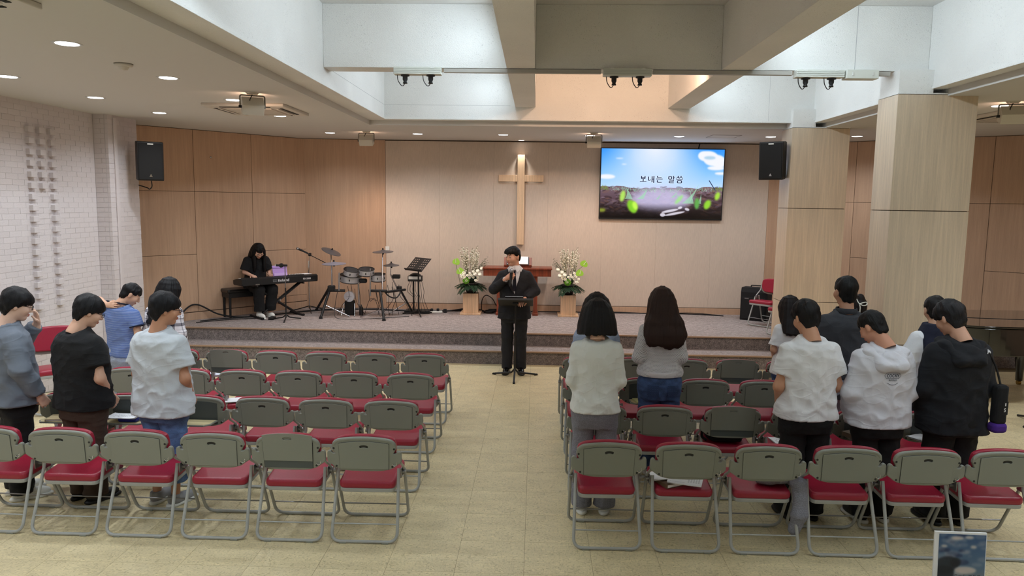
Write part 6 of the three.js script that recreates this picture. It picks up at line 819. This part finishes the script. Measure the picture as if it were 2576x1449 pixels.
// ---------------------------------------------------------------- the keyboard player, seated
{
  const KT = .795, A = V(-4.80, 0, -11.74), u = V(Math.cos(KT), 0, -Math.sin(KT)), v = V(-Math.sin(KT), 0, -Math.cos(KT)), P = A.clone().addScaledVector(u, .47).addScaledVector(v, .56);
  const t = thing('person', 'person in black playing the keyboard with head bowed', 'person', [P.x, STAGE, P.z], KT + Math.PI); t.scale.setScalar(.98);
  const sk = [214, 168, 144], hy = .56;                       // seat height of hip centre, facing -z
  const lean = (y, z) => [y, z]; const S = q => [q * .16, .985, -.085], E = q => [q * .22, .79, -.09], W_ = q => [q * .16, .735, -.24];
  const parts = [stack([[.5, .13, .1, 0], [.7, .12, .09, -.02], [.9, .14, .09, -.06], [1.0, .12, .07, -.09]]), cap([0, 1.0, -.09], [0, 1.1, -.13], .05, .046)];
  for (const q of [1, -1]) parts.push(cap(S(q), E(q), .043, .036), cap(E(q), W_(q), .036, .025), cap([q * .09, hy, 0], [q * .11, .5, -.4], .075, .055), cap([q * .11, .5, -.4], [q * .1, .09, -.36], .05, .034));
  const bg = surfNet(uni(.03, ...parts), [-.4, .02, -.6], [.4, 1.2, .25], .014); const HM = new THREE.Matrix4().makeTranslation(0, 1.075, -.12).multiply(new THREE.Matrix4().makeRotationFromEuler(new THREE.Euler(-.75, -.18, 0, 'YXZ'))).multiply(new THREE.Matrix4().makeTranslation(0, .145, -.026));
  const hs = []; for (const q of [1, -1]) { const g = HAND.key.clone(); if (q < 0) { g.scale(-1, 1, 1); const ix = g.index.array; for (let i = 0; i < ix.length; i += 3) { const a = ix[i]; ix[i] = ix[i + 1]; ix[i + 1] = a; } } g.applyMatrix4(orient([-q * .05, -.05, -1], [0, -1, 0])); g.translate(...W_(q)); g.computeVertexNormals(); hs.push(flatColor(g, sk)); }
  const hg = headColors(headGeo.clone(), sk); hg.applyMatrix4(HM); hg.computeVertexNormals(); const merged = mergeGeometries([flatColor(bg, sk), hg, ...hs].map(g => { for (const k of Object.keys(g.attributes)) if (!['position', 'normal', 'color'].includes(k)) g.deleteAttribute(k); return g; }), false); const body = new THREE.Mesh(merged, skinMat); body.name = 'body'; body.castShadow = body.receiveShadow = true; t.add(body);
  const h = obj('hair', hairGeo('long', .42, .98), hairMat([13, 12, 14]), t); const c = V(0, 0, 0).applyMatrix4(HM), RM = new THREE.Matrix4().makeRotationFromEuler(new THREE.Euler(-.42, -.18, 0, 'YXZ')); RM.setPosition(c.x, c.y, c.z + .02); h.applyMatrix4(RM);
  const cr = obj('hair_crown', hairGeo('short'), hairMat([13, 12, 14]), t); cr.applyMatrix4(HM);
  for (const q of [1, -1]) obj('hair_lock', cylUV(surfNet(uni(.03, ell([q * .088, 1.04, -.17], [.034, .17, .07]), ell([q * .085, .9, -.19], [.03, .12, .05])), [-.2, .74, -.3], [.2, 1.26, -.04], .008), .1), hairMat([13, 12, 14]), t);
  const sl = q => { const s = S(q), e = E(q), p = s.map((a, i) => lerp(a, e[i], .85)), n = V(...e).sub(V(...s)).normalize(), cp = cap(s, e, .075, .088); return (x, y, z) => Math.max(cp(x, y, z), (x - p[0]) * n.x + (y - p[1]) * n.y + (z - p[2]) * n.z); };
  addCloth('shirt', uni(.035, stack([[.47, .2, .15, 0], [.6, .185, .15, -.01], [.75, .175, .135, -.035], [.9, .18, .12, -.07], [.97, .165, .1, -.085], [1.02, .11, .08, -.09], [1.05, .065, .06, -.1]]), sl(1), sl(-1)), [-.4, .43, -.4], [.4, 1.1, .25], CL.black, t, .009, 41, .5);
  const pl = q => uni(.03, cap([q * .085, hy - .02, .02], [q * .12, .5, -.42], .1, .09), cap([q * .12, .5, -.42], [q * .1, .14, -.37], .09, .085)); const a1 = pl(1), a2 = pl(-1); addCloth('trousers', (x, y, z) => Math.max(smin(Math.min(a1(x, y, z), a2(x, y, z)), stack([[.46, .18, .15], [.58, .17, .14]])(x, y, z), .04), .12 - y), [-.3, .1, -.6], [.3, .68, .25], CL.blackPants, t, .009, 43, .3, .012);
  const G = new THREE.Group(); G.name = 'glasses'; G.applyMatrix4(HM); t.add(G); for (const q of [1, -1]) obj('lens_rim', new THREE.TorusGeometry(.021, .0022, 6, 20).scale(1.1, .9, 1).translate(q * .032, -.002, -.107), M.black, G);
  for (const q of [1, -1]) { const s = obj('shoe', shoeUp, M.whitePl, t); s.position.set(q * .1, 0, -.38 + (q > 0 ? 0 : .06)); obj('sole', shoeSole, M.whitePl, s); obj('sock', cyl([0, .08, .02], [0, .17, .02], .042, .044, 14), M.whitePl, s); }
}
// ---------------------------------------------------------------- papers, books and clothes on the chairs
{
  const print = canvasTex(256, 180, (g, w, h) => { g.fillStyle = '#eceef2'; g.fillRect(0, 0, w, h); g.fillStyle = '#4a4c56'; for (let r = 0; r < 5; r++) for (let i = 0; i < 9; i++) if (h2(r, i, 3) > .25) g.fillRect(40 + i * 20, 50 + r * 16, 12, 5); });
  const table = canvasTex(256, 180, (g, w, h) => { g.fillStyle = '#eceef2'; g.fillRect(0, 0, w, h); g.fillStyle = '#70727c'; for (let r = 0; r < 7; r++) for (let i = 0; i < 5; i++) g.fillRect(150 + i * 19, 40 + r * 14, 11, 4); for (let i = 0; i < 14; i++) g.fillRect(20 + i * 8, 140, 5, 4); g.fillRect(40, 18, 120, 5); });
  const sheet = (label, pos, turn, w, d, map, tilt = 0) => { const t = thing('paper_sheet', label, 'paper', pos, turn); t.rotation.order = 'YXZ'; t.rotation.x = tilt; obj('sheet', (() => { const g = new THREE.PlaneGeometry(w, d, 8, 2); g.rotateX(-Math.PI / 2); const p = g.attributes.position; for (let i = 0; i < p.count; i++) p.setY(i, .006 + .12 * Math.pow(Math.max(0, Math.abs(p.getX(i)) / w - .3), 2)); g.computeVertexNormals(); return g; })(), map ? texm(map, .8) : M.paper, t); obj('under_sheet', bx(w * .99, .004, d * .99, 0, .002, 0), M.paper, t); return t; };
  const book = (label, pos, turn, w, d, h, cover) => { const t = thing('book', label, 'book', pos, turn); obj('cover', [bx(w, .004, d, 0, .002, 0), bx(w, .004, d, 0, h - .002, 0), bx(.004, h, d, -w / 2, h / 2, 0)], cover, t); obj('pages', bx(w - .006, h - .009, d - .008, 0, h / 2, 0), M.paper, t); return t; };
  const S = .43, D = .584;
  book('thick book under loose papers on a right block chair', [.99, S - .012, -5.11], .5, .15, .16, .03, mat([96, 72, 52], .7));
  sheet('printed sheet with a table lying on a thick book', [1.1, S + .022, -5.075], -.3, .24, .16, table); sheet('blank white sheet sliding under the printed table sheet', [.98, S + .03, -5.16], .3, .26, .14, null, .06);
  sheet('printed song sheet on the seat beside the white T-shirt', [2.14, S, -6.07], .1, .2, .24, print);
  sheet('open white notebook on the desk beside the white T-shirt', [2.13, D, -5.77], .05, .2, .16, null); book('closed thick book on the desk between white T-shirt and windbreaker', [2.6, D, -5.77], .5, .13, .17, .035, mat([120, 104, 88], .7)); sheet('small white leaflet on the closed thick book', [2.62, D + .037, -5.76], .3, .1, .12, null);
  sheet('white pages on the desk between windbreaker and black hoodie', [3.12, D, -5.77], .5, .16, .18, null);
  const pc = thing('pencil_case', 'blue pencil case on the open desk beside the black T-shirt', 'pencil case', [-3.33, D, -5.745], 0); obj('pouch', bx(.16, .035, .06, 0, .018, 0, .015, 3), mat([28, 44, 140], .6), pc); obj('zip', bx(.15, .004, .006, 0, .036, .0), M.steel, pc);
  sheet('printed white sheet on the desk between black and grey T-shirts', [-3.37, D + .038, -5.755], 0, .24, .14, print);
  book('tan covered book on the desk left of the black T-shirt', [-3.93, D, -5.77], .2, .16, .15, .02, mat([190, 170, 130], .7));
  book('book standing open behind the desk beside the grey T-shirt', [-2.92, D, -5.8], .4, .05, .12, .09, mat([214, 204, 178], .7));
  sheet('white sheet on a third row seat behind the grey T-shirt', [-2.98, S, -6.98], .3, .2, .16, null);
  book('pale leaflets on the seat in front of the plaid shirt', [-3.62, S, -7.98], .3, .2, .16, .02, mat([200, 204, 214], .7)); book('booklet on the open desk behind the wavy haired person', [2.6, D, -7.63], .2, .16, .16, .018, mat([196, 176, 146], .7));
  book('small booklet on the desk left of the knit sweater', [1.02, D, -6.7], .2, .14, .15, .015, mat([190, 186, 130], .7));
  // backpack
  const b = thing('backpack', 'black backpack on the seat under the raised chair back', 'backpack', [1.635, S, -6.15]); obj('bag_body', bx(.34, .2, .26, 0, .1, 0, .07, 4), CL.black, b); obj('front_pocket', bx(.26, .13, .05, 0, .075, .125, .025, 3), CL.black, b); obj('strap', tube([[-.15, .1, .08], [-.2, .12, .13], [-.21, .06, .15], [-.17, .02, .12]], .012, 16, 6), CL.black, b); obj('tassel', [tube([[.0, .16, .155], [.0, .12, .165], [.03, .08, .165]], .009, 10, 6), tube([[-.01, .15, .155], [-.03, .11, .165], [-.035, .08, .165]], .008, 10, 6)], M.paper, b);
  // grey hooded sweatshirt left on a chair
  const h = thing('sweatshirt', 'grey melange sweatshirt draped off a chair seat', 'sweatshirt', [1.78, 0, -5.1]);
  const f = uni(.03, ell([0, S + .045, -.06], [.13, .045, .1]), ell([.03, S + .05, -.12], [.1, .05, .09]), cap([-.07, S + .04, .0], [-.13, S + .03, -.03], .035, .03)); addCloth('body_fabric', f, [-.25, S - .02, -.3], [.25, S + .16, .12], CL.sweat, h, .012, 61, S, .008);
  const sl = uni(.03, cap([.08, S + .05, -.02], [.12, S + .03, .055], .045, .045), cap([.12, S + .03, .055], [.115, .26, .1], .042, .045), cap([.115, .26, .1], [.085, .14, .1], .045, .04)); addCloth('sleeve', sl, [-.05, .05, -.12], [.25, S + .14, .2], CL.sweat, h, .012, 63, .1, .008);
}
{ // phone box and its printed sign
  const sky = canvasTex(512, 860, (g, w, h) => {
    let k = g.createLinearGradient(0, 0, 0, h); k.addColorStop(0, '#33547e'); k.addColorStop(.4, '#54708c'); k.addColorStop(.6, '#8d8f8c'); k.addColorStop(.72, '#a98d62'); k.addColorStop(1, '#8f5a26'); g.fillStyle = k; g.fillRect(0, 0, w, h);
    g.save(); g.filter = 'blur(10px)'; for (let i = 0; i < 60; i++) { const x = h2(i, 1) * w, y = h2(i, 2) * 420, s = 14 + h2(i, 3) * 46; g.fillStyle = i % 3 ? 'rgba(190,184,186,.28)' : 'rgba(20,34,72,.5)'; g.beginPath(); g.ellipse(i % 3 ? x : x * .55, y, s * 1.3, s * .5, 0, 0, 7); g.fill(); } g.fillStyle = 'rgba(24,32,44,.85)'; for (const [x, y, a, b] of [[90, 330, 140, 90], [60, 430, 120, 90], [190, 300, 60, 50]]) { g.beginPath(); g.ellipse(x, y, a, b, -.2, 0, 7); g.fill(); } g.fillStyle = 'rgba(222,206,196,.8)'; for (const [x, y, a, b] of [[200, 40, 70, 20], [330, 30, 50, 18], [60, 130, 36, 16], [380, 130, 34, 18], [300, 380, 120, 40]]) { g.beginPath(); g.ellipse(x, y, a, b, 0, 0, 7); g.fill(); } g.fillStyle = 'rgba(220,232,240,.9)'; g.beginPath(); g.ellipse(360, 600, 46, 120, 0, 0, 7); g.fill(); g.restore();
    g.save(); g.translate(0, 470); g.scale(1, -1); hangul(g, '핸드폰 보관함', 180, 0, 44, 5, '#1c1a20', .03, .8); g.restore();
  });
  const t = thing('printed_sign', 'white framed sky print sign at the lower right corner', 'sign', [2.555, 0, -4.2], -.03); t.rotation.order = 'YXZ'; t.rotation.x = -.06;
  obj('board', bx(.3, .51, .012, 0, .255, 0, .002), M.paper, t); obj('print', (() => { const g = new THREE.PlaneGeometry(.27, .49); g.translate(.01, .252, .0075); return g; })(), texm(sky, .45), t);
  const b = thing('phone_box', 'low box with yellow rim under the printed sign', 'box', [2.56, 0, -4.08]); const ym = mat([214, 200, 90], .6); obj('base', bx(.42, .12, .16, 0, .06, .01, .006), mat([120, 110, 90], .7), b); obj('rim', [bx(.43, .02, .012, 0, .13, .085), bx(.43, .02, .012, 0, .13, -.065), bx(.012, .02, .16, .21, .13, .01), bx(.012, .02, .16, -.21, .13, .01)], ym, b);
}
renderer.render(scene, camera);
